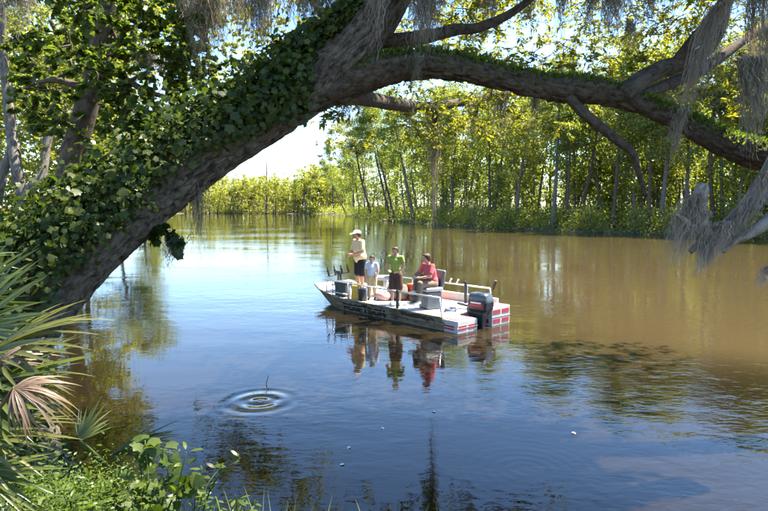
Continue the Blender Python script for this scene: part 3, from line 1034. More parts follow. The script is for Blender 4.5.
moss('broad grey moss curtain hanging at the top edge over the limb', 619, -25, 7.3, 52, 28, 380, thick=1.2)
moss('long moss tail between limb and top edge, right of the broad curtain', 631, 22, 8.2, 82, 10, 90)
moss('slanting pinkish-brown moss wisp left of the broad curtain over the limb', 594, 0, 8.6, 38, 10, 70, sweep=-8)
moss('moss clump hanging above the limb below the rising branch', 668, 66, 8.4, 112, 16, 120)
moss('moss veil under the rising branch near its forked end', 690, 62, 8.6, 122, 18, 130)
moss('long slanting moss rope crossing the limb from the upper right', 720, 8, 7.0, 128, 15, 260, 'moss', sweep=-38, spread=.5)
moss('tail of the slanting moss rope hanging below the limb', 685, 112, 7.0, 188, 10, 130, 'moss', sweep=-20)
moss('wide moss veil in the upper right corner', 745, -30, 8.0, 62, 40, 220)
moss('moss wisps between the upper right veil and the rising branch', 712, 20, 8.6, 88, 16, 100)
moss('thick pale moss column hanging over the limb at the right edge', 752, 60, 6.9, 165, 22, 330, 'moss')
moss('moss clump beyond the right edge column', 778, 30, 7.2, 150, 26, 200)
moss('dark moss streamers hanging below the trunk over the bright water', 197, 172, 6.4, 252, 11, 130, spread=.15, thick=1.3)
moss('short moss tatters under the leafy spray below the trunk', 170, 238, 6.2, 274, 20, 80, spread=.15, thick=1.3)
moss('tiny moss wisp hanging between bark and the leafy spray', 143, 240, 6.15, 262, 8, 22, spread=.2)
for px_, d_, y1, w_, n_, lab in ((183, 9.0, 50, 16, 110, 'thin moss strands at the top edge left of the brown curtain'), (232, 8.2, 64, 20, 150, 'mid-length moss strands between the brown curtain and dark clump at the top edge'),
                              (300, 8.0, 50, 18, 130, 'loose moss strands at the top edge above the densest trunk vine'), (352, 8.2, 30, 14, 90, 'short moss wisps at the top edge touching the upper fork'),
                              (455, 8.0, 22, 18, 120, 'short moss curtain at the top edge right of the grey fork curtain'), (488, 8.6, 52, 14, 110, 'moss tail hanging at the top edge over the thin upper branch'),
                              (528, 8.4, 40, 16, 110, 'moss strands at the top edge above the middle of the limb'), (562, 8.8, 62, 12, 100, 'long thin moss tail above the start of the drooping branch'),
                              (650, 8.4, 56, 16, 120, 'moss strands at the top edge just right of the broad curtain'), (668, 8.8, 34, 20, 120, 'ragged short moss at the top edge left of the forked branch end'),
                              (760, 8.2, 120, 16, 170, 'long moss strands near the top right corner')):
    moss(lab, px_, -18, d_, y1, w_, n_, thick=1.2)
moss('wispy moss hanging from the fork underside', 345, 100, 7.4, 135, 16, 60)

# the dead, moss-hung limb at the right
dead = thing('dead_limb', 'grey dead limb with broken stub slanting in from the right edge above the water', 'branch', tuple(P(790, 140, 6.6)))
DO = np.array(dead.location)


def dead_part(name, rows, n, nseg, amp, mat='bark_pale'):
    c, r = px_path(rows, n)
    g = Geo(); tube(g, c - DO, r, nseg, amp, (16, 3), lump=.14)
    link(name, g.mesh('dead_' + name, True), MATS[mat], dead)


dead_part('limb', [(840, 90, 6.9, 18), (800, 135, 6.7, 15), (772, 176, 6.6, 12), (750, 205, 6.5, 9.5), (728, 226, 6.45, 8), (706, 240, 6.4, 6), (690, 252, 6.4, 2.5)], 60, 22, .018, 'bark_grey')
dead_part('stub', [(708, 238, 6.4, 8), (701, 222, 6.4, 8), (699, 205, 6.4, 7), (702, 190, 6.4, 7), (705, 184, 6.4, 3)], 24, 16, .02)
dead_part('branch', [(820, 190, 6.6, 8), (780, 212, 6.5, 7.5), (752, 232, 6.4, 6), (735, 240, 6.4, 4.5), (722, 252, 6.4, 2.5)], 30, 14, .012)
dead_part('branch', [(700, 232, 6.4, 5), (686, 222, 6.35, 4), (676, 214, 6.3, 2)], 14, 10, .01)
MT = [('shaggy pale moss tuft sweeping out to the far left of the dead limb stub', 697, 205, 268, 20, -46), ('second pale moss tuft sweeping left from the dead limb stub', 702, 215, 276, 20, -30),
      ('long pale moss tuft hanging under the dead limb stub', 712, 226, 272, 20, -16), ('drooping moss beard under the middle of the dead limb', 728, 225, 280, 18, -24),
      ('moss beard trailing from the dead limb near the right edge', 748, 212, 262, 20, -34), ('moss clinging along the upper dead limb at the right edge', 768, 175, 236, 22, -26),
      ('thin pale moss on the side of the broken stub', 698, 200, 240, 8, -6), ('stray pale moss wisp reaching farthest down below the dead limb', 716, 236, 288, 10, -20)]
for lab, x, y0, y1, w, sw in MT:
    moss(lab, x, y0, 6.35, y1, w * .62, 150, 'moss_pale', sweep=sw, spread=.55, thick=1.1)
moss('lowest pale moss wisp reaching in at the right picture edge', 772, 270, 6.3, 300, 8, 60, 'moss_pale', sweep=-26, spread=.4)

# ------------------------------------------------------------------ left bank trees
rng = np.random.default_rng(51)


def left_tree(name, label, rows, balls, seed, leafm, tmpl, lsize, nl=12, bark='bark_brown', group='trees on the near left bank', nseg=16, limbs=()):
    rg = np.random.default_rng(seed)
    c, r = px_path(rows, 40)
    o = thing(name, label, 'tree', tuple(c[0]), 0, group)
    off = np.array(o.location)
    g = Geo(); tube(g, c - off, r, nseg, .012, (12, 2), lump=.08)
    for lrows in limbs:
        lc, lr = px_path(lrows, 16); tube(g, lc - off, lr, 8, .004)
    link('trunk', g.mesh('left_trunk', True), MATS[bark], o)
    lf, tw = Geo(), Geo()
    for px, py, d, R, n in balls:
        foliage_ball(lf, tw, P(px, py, d) - off, R, n, nl, lsize, tmpl, rg, .75, .3, .005)
    link('crown', lf.mesh('left_crown'), MATS[leafm], o)
    link('twigs', tw.mesh('left_twigs'), MATS[bark], o)['kind'] = 'stuff'


balls = []
for k in range(64):
    px, py = rng.uniform(25, 215), rng.uniform(-40, 140)
    if py > 128 - (px - 120) * .35 and px > 120: continue
    if 40 < px < 80 and 15 < py < 45 and rng.random() < .6: continue
    balls.append((px, py, rng.uniform(7.6, 11.5), rng.uniform(.3, .55), 10))
for px, py in ((150, 60), (165, 85), (185, 62), (130, 90), (115, 120), (180, 40), (205, 90), (90, 70), (40, 90), (70, 45), (30, 60), (150, 20), (60, 120), (320, 20), (345, 5), (300, 45)):
    balls.append((px, py, rng.uniform(7.6, 9), .4, 11))
left_tree('sweetgum_tree', 'leafy dark green tree with leaning trunk standing behind the vine-covered oak', [(58, 215, 9.2, 11), (66, 180, 9.2, 11), (80, 130, 9.2, 11), (92, 85, 9.2, 10.5), (103, 35, 9.2, 10), (112, -15, 9.2, 9), (122, -80, 9.3, 7)],
          balls, 52, 'leaf_gum', L_IVY, .088, 17, limbs=([(98, 60, 9.2, 4), (140, 88, 9.0, 3), (175, 100, 8.8, 2), (205, 112, 8.8, 1)], [(88, 90, 9.2, 4), (50, 80, 9.2, 3), (10, 95, 9.4, 2)], [(85, 105, 9.2, 3), (110, 92, 9, 2.4), (150, 70, 8.6, 1.4)]))
balls = []
for k in range(95):
    balls.append((rng.uniform(-40, 110), rng.uniform(-60, 215), rng.uniform(12, 17), rng.uniform(.6, 1.0), 11))
for k in range(26):
    balls.append((rng.uniform(-25, 70), rng.uniform(95, 215), rng.uniform(16, 20), rng.uniform(.7, 1.0), 11))
left_tree('forked_tree', 'grey forked trunk with yellow-green leaves at the left picture edge', [(24, 232, 12.5, 6), (24, 205, 12.5, 6), (20, 185, 12.5, 6), (16, 165, 12.5, 5.5), (10, 120, 12.8, 5), (4, 60, 13, 4), (2, -10, 13, 3)],
          balls, 53, 'leaf_left', L_OAK, .15, 12, 'bark_grey', limbs=([(24, 200, 12.5, 6), (33, 185, 12.5, 5), (42, 175, 12.6, 4.5), (48, 140, 12.8, 4), (60, 90, 13, 3)], [(12, 150, 12.6, 4), (2, 175, 12.6, 5), (-6, 215, 12.5, 6)]))
balls = []
for k in range(70):
    balls.append((rng.uniform(60, 340), rng.uniform(-90, 60) , rng.uniform(15, 24), rng.uniform(.6, 1.15), 9))
for k in range(40):
    balls.append((rng.uniform(40, 150), rng.uniform(60, 200), rng.uniform(15, 24), rng.uniform(.6, 1.1), 11))
for k in range(34):                                             # boughs behind the oak trunk, seen mirrored in the river
    px = rng.uniform(188, 318)
    balls.append((px, np.interp(px, [185, 330], [158, 92]) - rng.uniform(0, 75), rng.uniform(20, 24), rng.uniform(.6, .95), 10))
left_tree('water_oak', 'tall light-leaved tree behind the creeper, its boughs reaching right over the river', [(62, 280, 21, 8), (72, 200, 21, 7), (90, 120, 21, 6.5), (110, 40, 21, 6), (132, -60, 21, 4)],
          balls, 54, 'leaf_left', L_FAR, .17, 13, 'bark_brown', limbs=([(108, 50, 21, 4), (180, 20, 20, 3), (240, -10, 19, 2.4), (300, -30, 18, 1.5)], [(92, 110, 21, 4), (70, 60, 20, 3), (50, 20, 19, 2)]))

# more trees down the left bank, seen in gaps and in the water's mirror
for px, d, h, pr, lab in ((60, 30, 13, 2, 'round yellow-green tree some way down the left bank'), (95, 44, 15, 4, 'slimmer tree further down the left bank behind the oak trunk'),
                          (20, 24, 12, 0, 'near bushy tree on the left bank at the picture edge'), (128, 62, 14, 2, 'tree half hidden behind the creeper down the left bank'),
                          (150, 95, 14, 4, 'distant tree on the left bank just left of the open river'), (-20, 30, 15, 1, 'tall tree past the left picture edge'),
                          (164, 140, 13, 2, 'last tree on the left bank before the distant woods')):
    x, y = (px - 384) / FOC * d - 1.0, d
    put_tree('left_bank_tree', lab, x, y, h, pr, d, (.05, 0), 'trees further down the left bank', wide=1.25)
pts = []
for (x0, y0), (x1, y1) in zip(SHORE[7:14], SHORE[8:15]):
    m = int(np.hypot(x1 - x0, y1 - y0) * 2.2)
    for k in range(m):
        u = rs.random(); o_ = rs.uniform(1.3, 5.0)
        pts.append((x0 + (x1 - x0) * u - o_, y0 + (y1 - y0) * u))
undergrowth('left_undergrowth', 'leafy undergrowth along the left bank behind the oak', pts, 61, 'leaf_left', (.5, 1.5), 130, .17)

# near ground cover below the creeper at the left edge
g = Geo()
rng = np.random.default_rng(71)
x = rng.uniform(-7.5, -2.4, 5200); y = rng.uniform(4.2, 11, 5200)
ok = shore_dist(x, y) > .05
x, y = x[ok], y[ok]; m = len(x)
c = np.stack([x, y, ground_z(x, y) + np.abs(rng.normal(size=m)) * .3], -1)
instance(g, L_BROAD, c, rnd_dirs(m, rng), rnd_dirs(m, rng, .9), rng.uniform(.06, .13, m))
tag(link('ground_ivy', g.mesh('ground_ivy'), MATS['leaf_vine']), 'dark leafy ground cover on the bank round the oak foot', 'ground cover', None, 'stuff')
for k, (px, py, d, lab) in enumerate(((12, 215, 7.6, 'bright sunlit yellow-green shrub at the left edge behind the palmetto'), (22, 235, 7.0, 'lower bright shrub just above the palmetto leaves at the left edge'))):
    p = P(px, py, d); gx = gz(p[0], p[1])
    o = thing('bank_shrub', lab, 'shrub', (p[0], p[1], gx), 0, 'bright shrubs on the left bank')
    lf, tw = Geo(), Geo()
    for j in range(4):
        foliage_ball(lf, tw, p + rng.normal(size=3) * .12 - np.array(o.location), .28, 9, 9, .075, L_BROAD, rng)
    tube(tw, [(0, 0, 0), (0, 0, p[2] - gx)], [.015, .01], 5)
    link('crown', lf.mesh('bank_shrub_crown'), MATS['leaf_fern'], o); link('stem', tw.mesh('bank_shrub_stem'), MATS['bark_brown'], o)

# ------------------------------------------------------------------ palmetto
def blade_mesh(name, L, wd, bend, mat, curl=0.0):
    m = 9
    t = np.linspace(0, 1, m)
    w = wd * np.minimum(.35 + t * 2.4, 1) * np.clip((1 - t) * 1.9, 0, 1) ** .8
    zz = -bend * L * t ** 2.4
    xx = L * t * (1 - .25 * bend * t)
    yy = curl * L * t ** 2
    v = np.concatenate([np.stack([xx, yy - w, zz + w * .45], -1), np.stack([xx, yy, zz], -1), np.stack([xx, yy + w, zz + w * .45], -1)])
    i = np.arange(m - 1)
    g = Geo(); g.add(v, [np.stack([i, i + 1, i + 1 + m, i + m], -1), np.stack([i + m, i + 1 + m, i + 1 + 2 * m, i + 2 * m], -1)])
    me = g.mesh(name, True); me.materials.append(MATS[mat])
    return me


BL = {k: [blade_mesh('palm_blade', 1.0, .030, b, k, c) for b, c in bs] for k, bs in {
    'palm_blade': [(.06, 0), (.14, .02), (.24, -.02)], 'palm_blade_yellow': [(.10, 0), (.2, .03), (.34, -.02)], 'palm_blade_dead': [(.5, .1), (.8, -.1), (1.1, .05), (.65, -.2)]}.items()}


def frond(parent, off, base, hub, axis, normal, R, spread, n, mat, rng, label=None):
    base, hub = np.array(base) - off, np.array(hub) - off
    g = Geo()
    mid = (base + hub) / 2 + np.array((0, 0, .12))
    tube(g, spline(np.vstack([base, mid, hub]), 9), np.linspace(.014, .009, 9), 6)
    f = link('frond', g.mesh('frond_stalk', True), MATS['palm_blade' if mat != 'palm_blade_dead' else 'bark_brown'], parent)
    if label: f['label'] = label
    X = nrm(axis); N = nrm(normal - X * np.dot(normal, X)); Y = np.cross(N, X)
    for k in range(n):
        a = -spread / 2 + spread * (k + rng.normal() * .18) / (n - 1)
        d = X * math.cos(a) + Y * math.sin(a) + N * (.12 * math.cos(a) + rng.normal() * .05)
        nn = N * math.cos(a * .3) + rng.normal(size=3) * .12
        place_leaf('blade', random.choice(BL[mat]), f, hub, d, nn, R * rng.uniform(.82, 1.05) * (1 - .22 * (abs(a) / (spread / 2)) ** 2))


pal_c = P(-60, 430, 3.3)
pal = thing('saw_palmetto', 'saw palmetto with fan-shaped green fronds and withered brown ones at lower left', 'palmetto', (pal_c[0], pal_c[1], gz(pal_c[0], pal_c[1])))
po = np.array(pal.location)
rng = np.random.default_rng(81)
cr = np.array((pal_c[0], pal_c[1], gz(pal_c[0], pal_c[1]) + .12))
FR = [  # hub px,py,d ; tip px,py,d ; normal ; spread ; n ; material
    ((-30, 330, 3.4), (72, 290, 3.3), (.2, -.75, .6), 2.3, 22, 'palm_blade'),
    ((-45, 300, 3.6), (25, 215, 3.7), (.35, -.85, .25), 2.2, 20, 'palm_blade'),
    ((-10, 352, 3.2), (104, 318, 3.0), (-.1, -.45, .9), 1.9, 20, 'palm_blade_yellow'),
    ((-15, 385, 3.1), (100, 372, 2.9), (.0, -.35, .9), 2.2, 20, 'palm_blade'),
    ((-50, 440, 2.9), (85, 442, 2.75), (.0, -.25, 1.0), 1.5, 18, 'palm_blade_yellow'),
    ((-30, 400, 3.0), (75, 425, 2.9), (.0, -.5, .8), 2.3, 20, 'palm_blade'),
    ((14, 388, 2.72), (80, 398, 2.68), (-.2, -.55, .8), 2.4, 30, 'palm_blade_dead'),
    ((-5, 365, 3.0), (52, 330, 3.05), (.2, -.8, .5), .8, 8, 'palm_blade_dead'),
    ((-60, 260, 4.0), (30, 260, 4.2), (.2, -.8, .6), 1.8, 18, 'palm_blade'),
    ((-20, 470, 2.9), (60, 520, 2.8), (.1, -.6, .7), 1.8, 16, 'palm_blade'),
]
for h, t_, nn, spd, n, mt in FR:
    hub, tip = P(*h), P(*t_)
    frond(pal, po, cr, hub, tip - hub, np.array(nn), np.linalg.norm(tip - hub) * .9, spd, n, mt, rng, {'palm_blade_dead': 'withered brown drooping frond', 'palm_blade_yellow': 'yellowing frond'}.get(mt))
# a small half-dry palm by the water
pal2c = P(150, 520, 4.2)
pal2 = thing('young_palmetto', 'small half-dry palmetto with pointed blades over the dark water', 'palmetto', (pal2c[0], pal2c[1], gz(pal2c[0], pal2c[1])))
p2 = np.array(pal2.location)
for h, t_, nn, spd, n, mt in [((112, 455, 4.3), (185, 428, 4.4), (-.3, -.3, .9), 1.0, 9, 'palm_blade'), ((135, 440, 4.4), (188, 440, 4.5), (.1, -.2, .9), .7, 7, 'palm_blade_yellow'), ((80, 440, 4.0), (105, 400, 4.2), (.0, -.8, .4), 1.6, 12, 'palm_blade')]:
    hub, tip = P(*h), P(*t_)
    frond(pal2, p2, p2 + (0, 0, .05), hub, tip - hub, np.array(nn), np.linalg.norm(tip - hub), spd, n, mt, rng)

# ------------------------------------------------------------------ leafy plants at the lower left
LEAF2 = Geo(); instance(LEAF2, L_BROAD, np.zeros((1, 3)), np.array([(1., 0, 0)]), np.array([(0, 0, 1.)]), np.ones(1))
shrub_leaf = LEAF2.mesh('shrub_leaf'); shrub_leaf.materials.append(MATS['leaf_shrub'])
LEAF3 = Geo(); instance(LEAF3, L_OAK, np.zeros((1, 3)), np.array([(1., 0, 0)]), np.array([(0, 0, 1.)]), np.ones(1))
lobed_leaf = LEAF1.mesh('lobed_leaf'); lobed_leaf.materials.append(MATS['leaf_shrub'])
slim_leaf = LEAF3.mesh('slim_leaf'); slim_leaf.materials.append(MATS['leaf_shrub'])


def leafy(label, root_px, tips, d, lsize, mesh, nleaf, seed):
    rg = np.random.default_rng(seed)
    p = P(*root_px, d)
    o = thing('leafy_plant', label, 'plant', (p[0], p[1], min(gz(p[0], p[1]), p[2])), 0, 'broad-leaved plants at the near water edge')
    off = np.array(o.location)
    g = Geo()
    for tx, ty in tips:
        e = P(tx, ty, d + rg.normal() * .2)
        c = spline(np.vstack([off, (off + e) / 2 + rg.normal(size=3) * .05 + (0, 0, .12), e]), 12)
        tube(g, c - off, np.linspace(.009, .003, 12), 5)
        for k in range(nleaf):
            i = int(rg.uniform(4, 11.9))
            X = nrm(rg.normal(size=3) * (.9, .9, .45) + nrm(c[min(i + 1, 11)] - c[i - 1]) * .4 + (0, 0, -.1))
            N = nrm(np.array((0, -.35, 1.0)) + rg.normal(size=3) * .4)
            place_leaf('leaf', mesh, o, c[i] - off + X * .02, X, N, lsize * rg.uniform(.6, 1.15))
    link('stem', g.mesh('plant_stem', True), MATS['leaf_fern'], o)


leafy('bright broad-leaved plant in front of the dark water at the lower left', (150, 545), [(145, 440), (170, 450), (120, 470), (190, 480), (150, 480), (100, 490), (175, 500)], 3.7, .078, lobed_leaf, 19, 91)
leafy('tall thin-stemmed plant with upright leaves beside the bright broad-leaved one', (190, 550), [(186, 452), (205, 470), (222, 465), (240, 458)], 3.9, .075, slim_leaf, 12, 92)
leafy('low sprouting plant at the bottom edge over the dark reflection', (230, 560), [(215, 500), (235, 495), (255, 500), (205, 490)], 3.6, .07, slim_leaf, 10, 93)
leafy('small-leaved plant at the bottom edge below the palmetto', (80, 560), [(60, 480), (85, 470), (100, 485), (70, 500), (40, 490)], 3.2, .05, slim_leaf, 13, 94)
g = Geo()
rng = np.random.default_rng(95)
for q in range(20):                                             # separate tufts with bare dark gaps between them
    cx, cy, cd = rng.uniform(-5, 128), rng.uniform(472, 530), rng.uniform(2.9, 3.8)
    rad = rng.uniform(.10, .24)
    c0 = P(cx, cy, cd)
    for st_ in range(16):
        tip = c0 + np.array((rng.normal() * rad, rng.normal() * rad, rng.uniform(.02, .26)))
        sz = rng.uniform(.018, .05)
        m = 11
        t = np.linspace(.2, 1, m)[:, None]
        base = c0 - (0, 0, .12)
        pp = base + (tip - base) * t + np.array((0, 0, -.06)) * t ** 3
        X = nrm(np.cross(tip - base, np.array((0, 0, 1.0))))[None] * np.where(np.arange(m) % 2, 1, -1)[:, None] + rng.normal(size=(m, 3)) * .25 + nrm(tip - base) * .5
        instance(g, L_OAK, pp, X, rnd_dirs(m, rng, 1.0), sz * (1.25 - t[:, 0] * .7))
tag(link('fern_bed', g.mesh('fern_bed'), MATS['leaf_fern']), 'feathery bright green ferns and weeds along the bottom left edge', 'ferns', None, 'stuff')
g = Geo()
gxs = rng.uniform(-4.5, .6, 5000); gys = rng.uniform(2.6, 5.6, 5000)
ok = shore_dist(gxs, gys) > -.05
gxs, gys = gxs[ok], gys[ok]; gzs = ground_z(gxs, gys)
for b in np.stack([gxs, gys, gzs], -1):
    e = b + np.array((rng.normal() * .1, rng.normal() * .1, rng.uniform(.12, .45)))
    w = np.array((rng.normal(), rng.normal(), 0)); w = nrm(w) * .005
    mid = (b + e) / 2 + (e - b) * (0, 0, .12)
    g.add(np.array([b - w, b + w, mid + w * .8, mid - w * .8, e]), [np.array([(0, 1, 2, 3)]), np.array([(3, 2, 4)])])
tag(link('grass', g.mesh('grass'), MATS['grass']), 'thin grass on the near bank along the bottom edge', 'grass', None, 'stuff')
# the stick and its ring, and scraps afloat
p = W(266, 384)
g = Geo(); tube(g, spline([p - (0, 0, .1), p + (0.01, 0, .04), p + (.035, 0, .10), p + (.03, 0, .15)], 10), np.linspace(.008, .004, 10), 6)
tag(link('stick', g.mesh('stick', True), MATS['bark_brown']), 'bent twig poking out of the water above the ring of ripples', 'twig')
scr = Geo(); instance(scr, L_BROAD, np.zeros((1, 3)), np.array([(1., 0, 0)]), np.array([(0, 0, 1.)]), np.ones(1))
float_leaf = scr.mesh('floating_leaf'); float_leaf.materials.append(plain('float_pale', (.62, .58, .48), .6))
for px, py, lab in ((340, 465, 'pale leaf floating alone, lowest on the blue water'), (436, 412, 'pale leaf floating below the boat reflection'), (328, 347, 'pale leaf floating nearest the boat hull'),
                    (382, 427, 'pale leaf floating between two others in mid river'), (548, 368, 'pale leaf floating right of the motor on brown water'), (350, 446, 'tiny pale leaf floating just above the lowest one'), (571, 432, 'pale leaf floating farthest to the right')):
    p = W(px, py, .006)
    o = link('floating_leaf', float_leaf, None, None, tuple(p), (.05, .05, px))
    o.scale = (.07,) * 3
    tag(o, lab, 'leaf', 'pale leaves floating on the river')

# ------------------------------------------------------------------ the fishing boat
BO = np.array((2.17, 14.36, 0.0))
BA = math.atan2(.747, -.664)


def B(x, y, z):
    """boat coordinates (bow +x, port side +y, up) -> world"""
    ca, sa = math.cos(BA), math.sin(BA)
    return (BO[0] + x * ca - y * sa, BO[1] + x * sa + y * ca, z)


plain('boat_white', (.48, .465, .43), .55, 0, .10, 4, .4)
plain('deck_grip', (.50, .49, .46), .85, 0, .14, 7, .3, 0, .4, 90)
plain('aluminium', (.55, .55, .55), .38, .85, .12, 8)
plain('black_plastic', (.018, .018, .020), .42, 0, .25, 8)
plain('black_rubber', (.022, .022, .022), .7)
plain('cowling_grey', (.045, .053, .068), .3, 0, .12, 5, .5, .4)
plain('red_reflector', (.36, .03, .04), .35, 0, .10, 10)
plain('red_mat', (.52, .10, .13), .8, 0, .15, 12)
plain('seat_grey', (.32, .33, .35), .55, 0, .12, 6)
plain('seat_dark', (.10, .115, .13), .55, 0, .12, 6)
plain('yellow_vinyl', (.72, .40, .035), .5, 0, .12, 6)
plain('orange_red', (.75, .085, .03), .5, 0, .10, 6)
plain('dark_green_bin', (.045, .055, .05), .55, 0, .15, 6)
plain('bag_camo', (.12, .10, .085), .85, 0, .5, 14)
plain('bag_pink', (.40, .24, .22), .8, 0, .2, 9)
plain('white_plastic', (.72, .72, .70), .4, 0, .08, 6)
plain('letter_black', (.015, .013, .012), .6)


def camo_mat():
    m, nt, out = _mat('hull_camo')
    tc = nt.nodes.new('ShaderNodeTexCoord')
    mp = nt.nodes.new('ShaderNodeMapping'); mp.inputs['Scale'].default_value = (1.2, 1.2, 4.5)
    nt.links.new(tc.outputs['Object'], mp.inputs[0])
    n1 = noise(nt, mp.outputs[0], 1.6, 4, .6, 1.2)
    n2 = noise(nt, mp.outputs[0], 5, 5, .7)
    c = ramp(nt, n1, [(.36, (.075, .055, .033)), (.46, (.19, .15, .095)), (.56, (.26, .21, .14)), (.66, (.11, .09, .05))])
    c = mixc(nt, .4, c, ramp(nt, n2, [(.3, (.5, .48, .45)), (.7, (1.2, 1.2, 1.2))]), 'MULTIPLY')
    b = nt.nodes.new('ShaderNodeBsdfPrincipled'); nt.links.new(c, b.inputs['Base Color'])
    b.inputs['Roughness'].default_value = .55
    nt.links.new(b.outputs[0], out.inputs[0])


camo_mat()


class MB:
    """small hard-surface mesh builder"""
    def __init__(self): self.bm = bmesh.new()

    def box(self, c, s, rz=0.0, rx=0.0, ry=0.0, taper=1.0):
        r = bmesh.ops.create_cube(self.bm, size=1.0)
        for v in r['verts']:
            k = taper if v.co.z > 0 else 1.0
            v.co = Vector((v.co.x * s[0] * k, v.co.y * s[1] * k, v.co.z * s[2]))
        bmesh.ops.transform(self.bm, matrix=Matrix.Translation(c) @ Euler((rx, ry, rz)).to_matrix().to_4x4(), verts=r['verts'])
        return self

    def rod(self, a, b, r0, r1=None, n=10):
        a, b = Vector(a), Vector(b)
        d = b - a
        q = d.to_track_quat('Z', 'Y')
        r = bmesh.ops.create_cone(self.bm, cap_ends=True, segments=n, radius1=r0, radius2=r0 if r1 is None else r1, depth=d.length)
        bmesh.ops.transform(self.bm, matrix=Matrix.Translation((a + b) / 2) @ q.to_matrix().to_4x4(), verts=r['verts'])
        return self

    def ball(self, c, s, n=14):
        r = bmesh.ops.create_uvsphere(self.bm, u_segments=n, v_segments=n // 2 + 2, radius=1.0)
        bmesh.ops.transform(self.bm, matrix=Matrix.Translation(c) @ Matrix.Diagonal((*s, 1)), verts=r['verts'])
        return self

    def path(self, pts, r, n=8):
        for a, b in zip(pts[:-1], pts[1:]):
            self.rod(a, b, r, None, n)
        for p in pts[1:-1]:
            self.ball(p, (r, r, r), 8)
        return self

    def loft(self, rings, cap=True):
        vs = [[self.bm.verts.new(p) for p in ring] for ring in rings]
        n = len(vs[0])
        for a, b in zip(vs[:-1], vs[1:]):
            for i in range(n):
                self.bm.faces.new((a[i], a[(i + 1) % n], b[(i + 1) % n], b[i]))
        if cap:
            self.bm.faces.new(vs[0][::-1]); self.bm.faces.new(vs[-1])
        return self

    def obj(self, name, mat, parent=None, bevel=0.0, smooth=False, seg=2, loc=None, rot=None, sub=0):
        bmesh.ops.recalc_face_normals(self.bm, faces=self.bm.faces[:])
        me = bpy.data.meshes.new(name)
        self.bm.to_mesh(me); self.bm.free()
        if smooth:
            for p in me.polygons: p.use_smooth = True
        o = link(name, me, MATS[mat] if isinstance(mat, str) else mat, parent, loc, rot)
        if bevel:
            b = o.modifiers.new('bevel', 'BEVEL'); b.width = bevel; b.segments = seg; b.limit_method = 'ANGLE'; b.angle_limit = math.radians(40)
        if sub:
            b = o.modifiers.new('sub', 'SUBSURF'); b.levels = sub; b.render_levels = sub
        return o


boat = thing('fishing_boat', 'flat-decked camouflage fishing boat with rails and outboard motor carrying four people', 'boat', tuple(BO), BA)
DECK = .30
BM = 1.12     # half beam
# hull: stations from transom to bow
st = [(0, 1.02, BM, -.16, .30), (1.2, 1.02, BM, -.16, .30), (2.6, 1.02, BM, -.16, .30), (3.8, .98, BM, -.15, .31), (4.5, .86, 1.05, -.06, .35), (5.1, .68, .92, .12, .41), (5.6, .50, .72, .34, .48), (5.72, .46, .66, .42, .50)]
m = MB()
m.loft([[(x, -tw_, zt), (x, -bw, zb), (x, bw, zb), (x, tw_, zt)] for x, bw, tw_, zb, zt in st])
hull = m.obj('hull', 'hull_camo', boat, .02)
# deck laid inside the rim, stepping up to a casting deck at the bow
m = MB(); m.loft([[(x, -tw_ + .05, zt + .002), (x, -tw_ + .05, zt + .022), (x, tw_ - .05, zt + .022), (x, tw_ - .05, zt + .002)] for x, bw, tw_, zb, zt in [(.05, 1, BM, 0, .30), (2.6, 1, BM, 0, .30), (3.8, 1, BM, 0, .31), (4.5, .86, 1.05, 0, .35), (5.1, .68, .92, 0, .41), (5.6, .5, .72, 0, .48), (5.68, .5, .67, 0, .495)]])
m.obj('deck', 'deck_grip', boat)
for sg in (1, -1):
    m = MB(); m.path([(x, sg * (tw_ - .005), zt + .012) for x, bw, tw_, zb, zt in st], .028)
    m.obj('rub_rail', 'hull_camo', boat)
m = MB(); m.box((5.71, 0, .50), (.05, 1.34, .05)); m.obj('bow_trim', 'hull_camo', boat, .01)
m = MB(); m.box((2.2, -1.05, .42), (4.2, .12, .22)); m.obj('side_locker', 'boat_white', boat, .015)
# strakes along the side
for zz in (.02, .16):
    m = MB(); m.box((2.0, 1.02 + (zz + .16) * .217 + .008, zz), (4.0, .02, .028)); m.obj('strake', 'hull_camo', hull, .004)


# lettering on the port side, the I drawn as a trident
def text_mesh(body, size, extrude=.002, offset=.012):
    cu = bpy.data.curves.new('lettering', 'FONT')
    cu.body = body; cu.size = size; cu.extrude = extrude; cu.offset = offset; cu.align_x = 'LEFT'
    to = bpy.data.objects.new('tmp_text', cu); COL.objects.link(to)
    dg = bpy.context.evaluated_depsgraph_get()
    me = bpy.data.meshes.new_from_object(to.evaluated_get(dg))
    bpy.data.objects.remove(to)
    return me


SL = math.atan2(.10, .46)                       # outward flare of the side
# frame on the side: text runs from bow to stern seen from port: +X text = -x boat
def on_side(o, x, z, out=.014):
    y = 1.02 + (z + .16) / .46 * .10 + out
    R = Matrix(((-1, 0, 0), (0, math.sin(SL), math.cos(SL)), (0, math.cos(SL), -math.sin(SL)))).to_4x4()
    o.matrix_basis = Matrix.Translation((x, y, z)) @ R


def widths(me):
    xs = [v.co.x for v in me.vertices]
    return min(xs), max(xs)


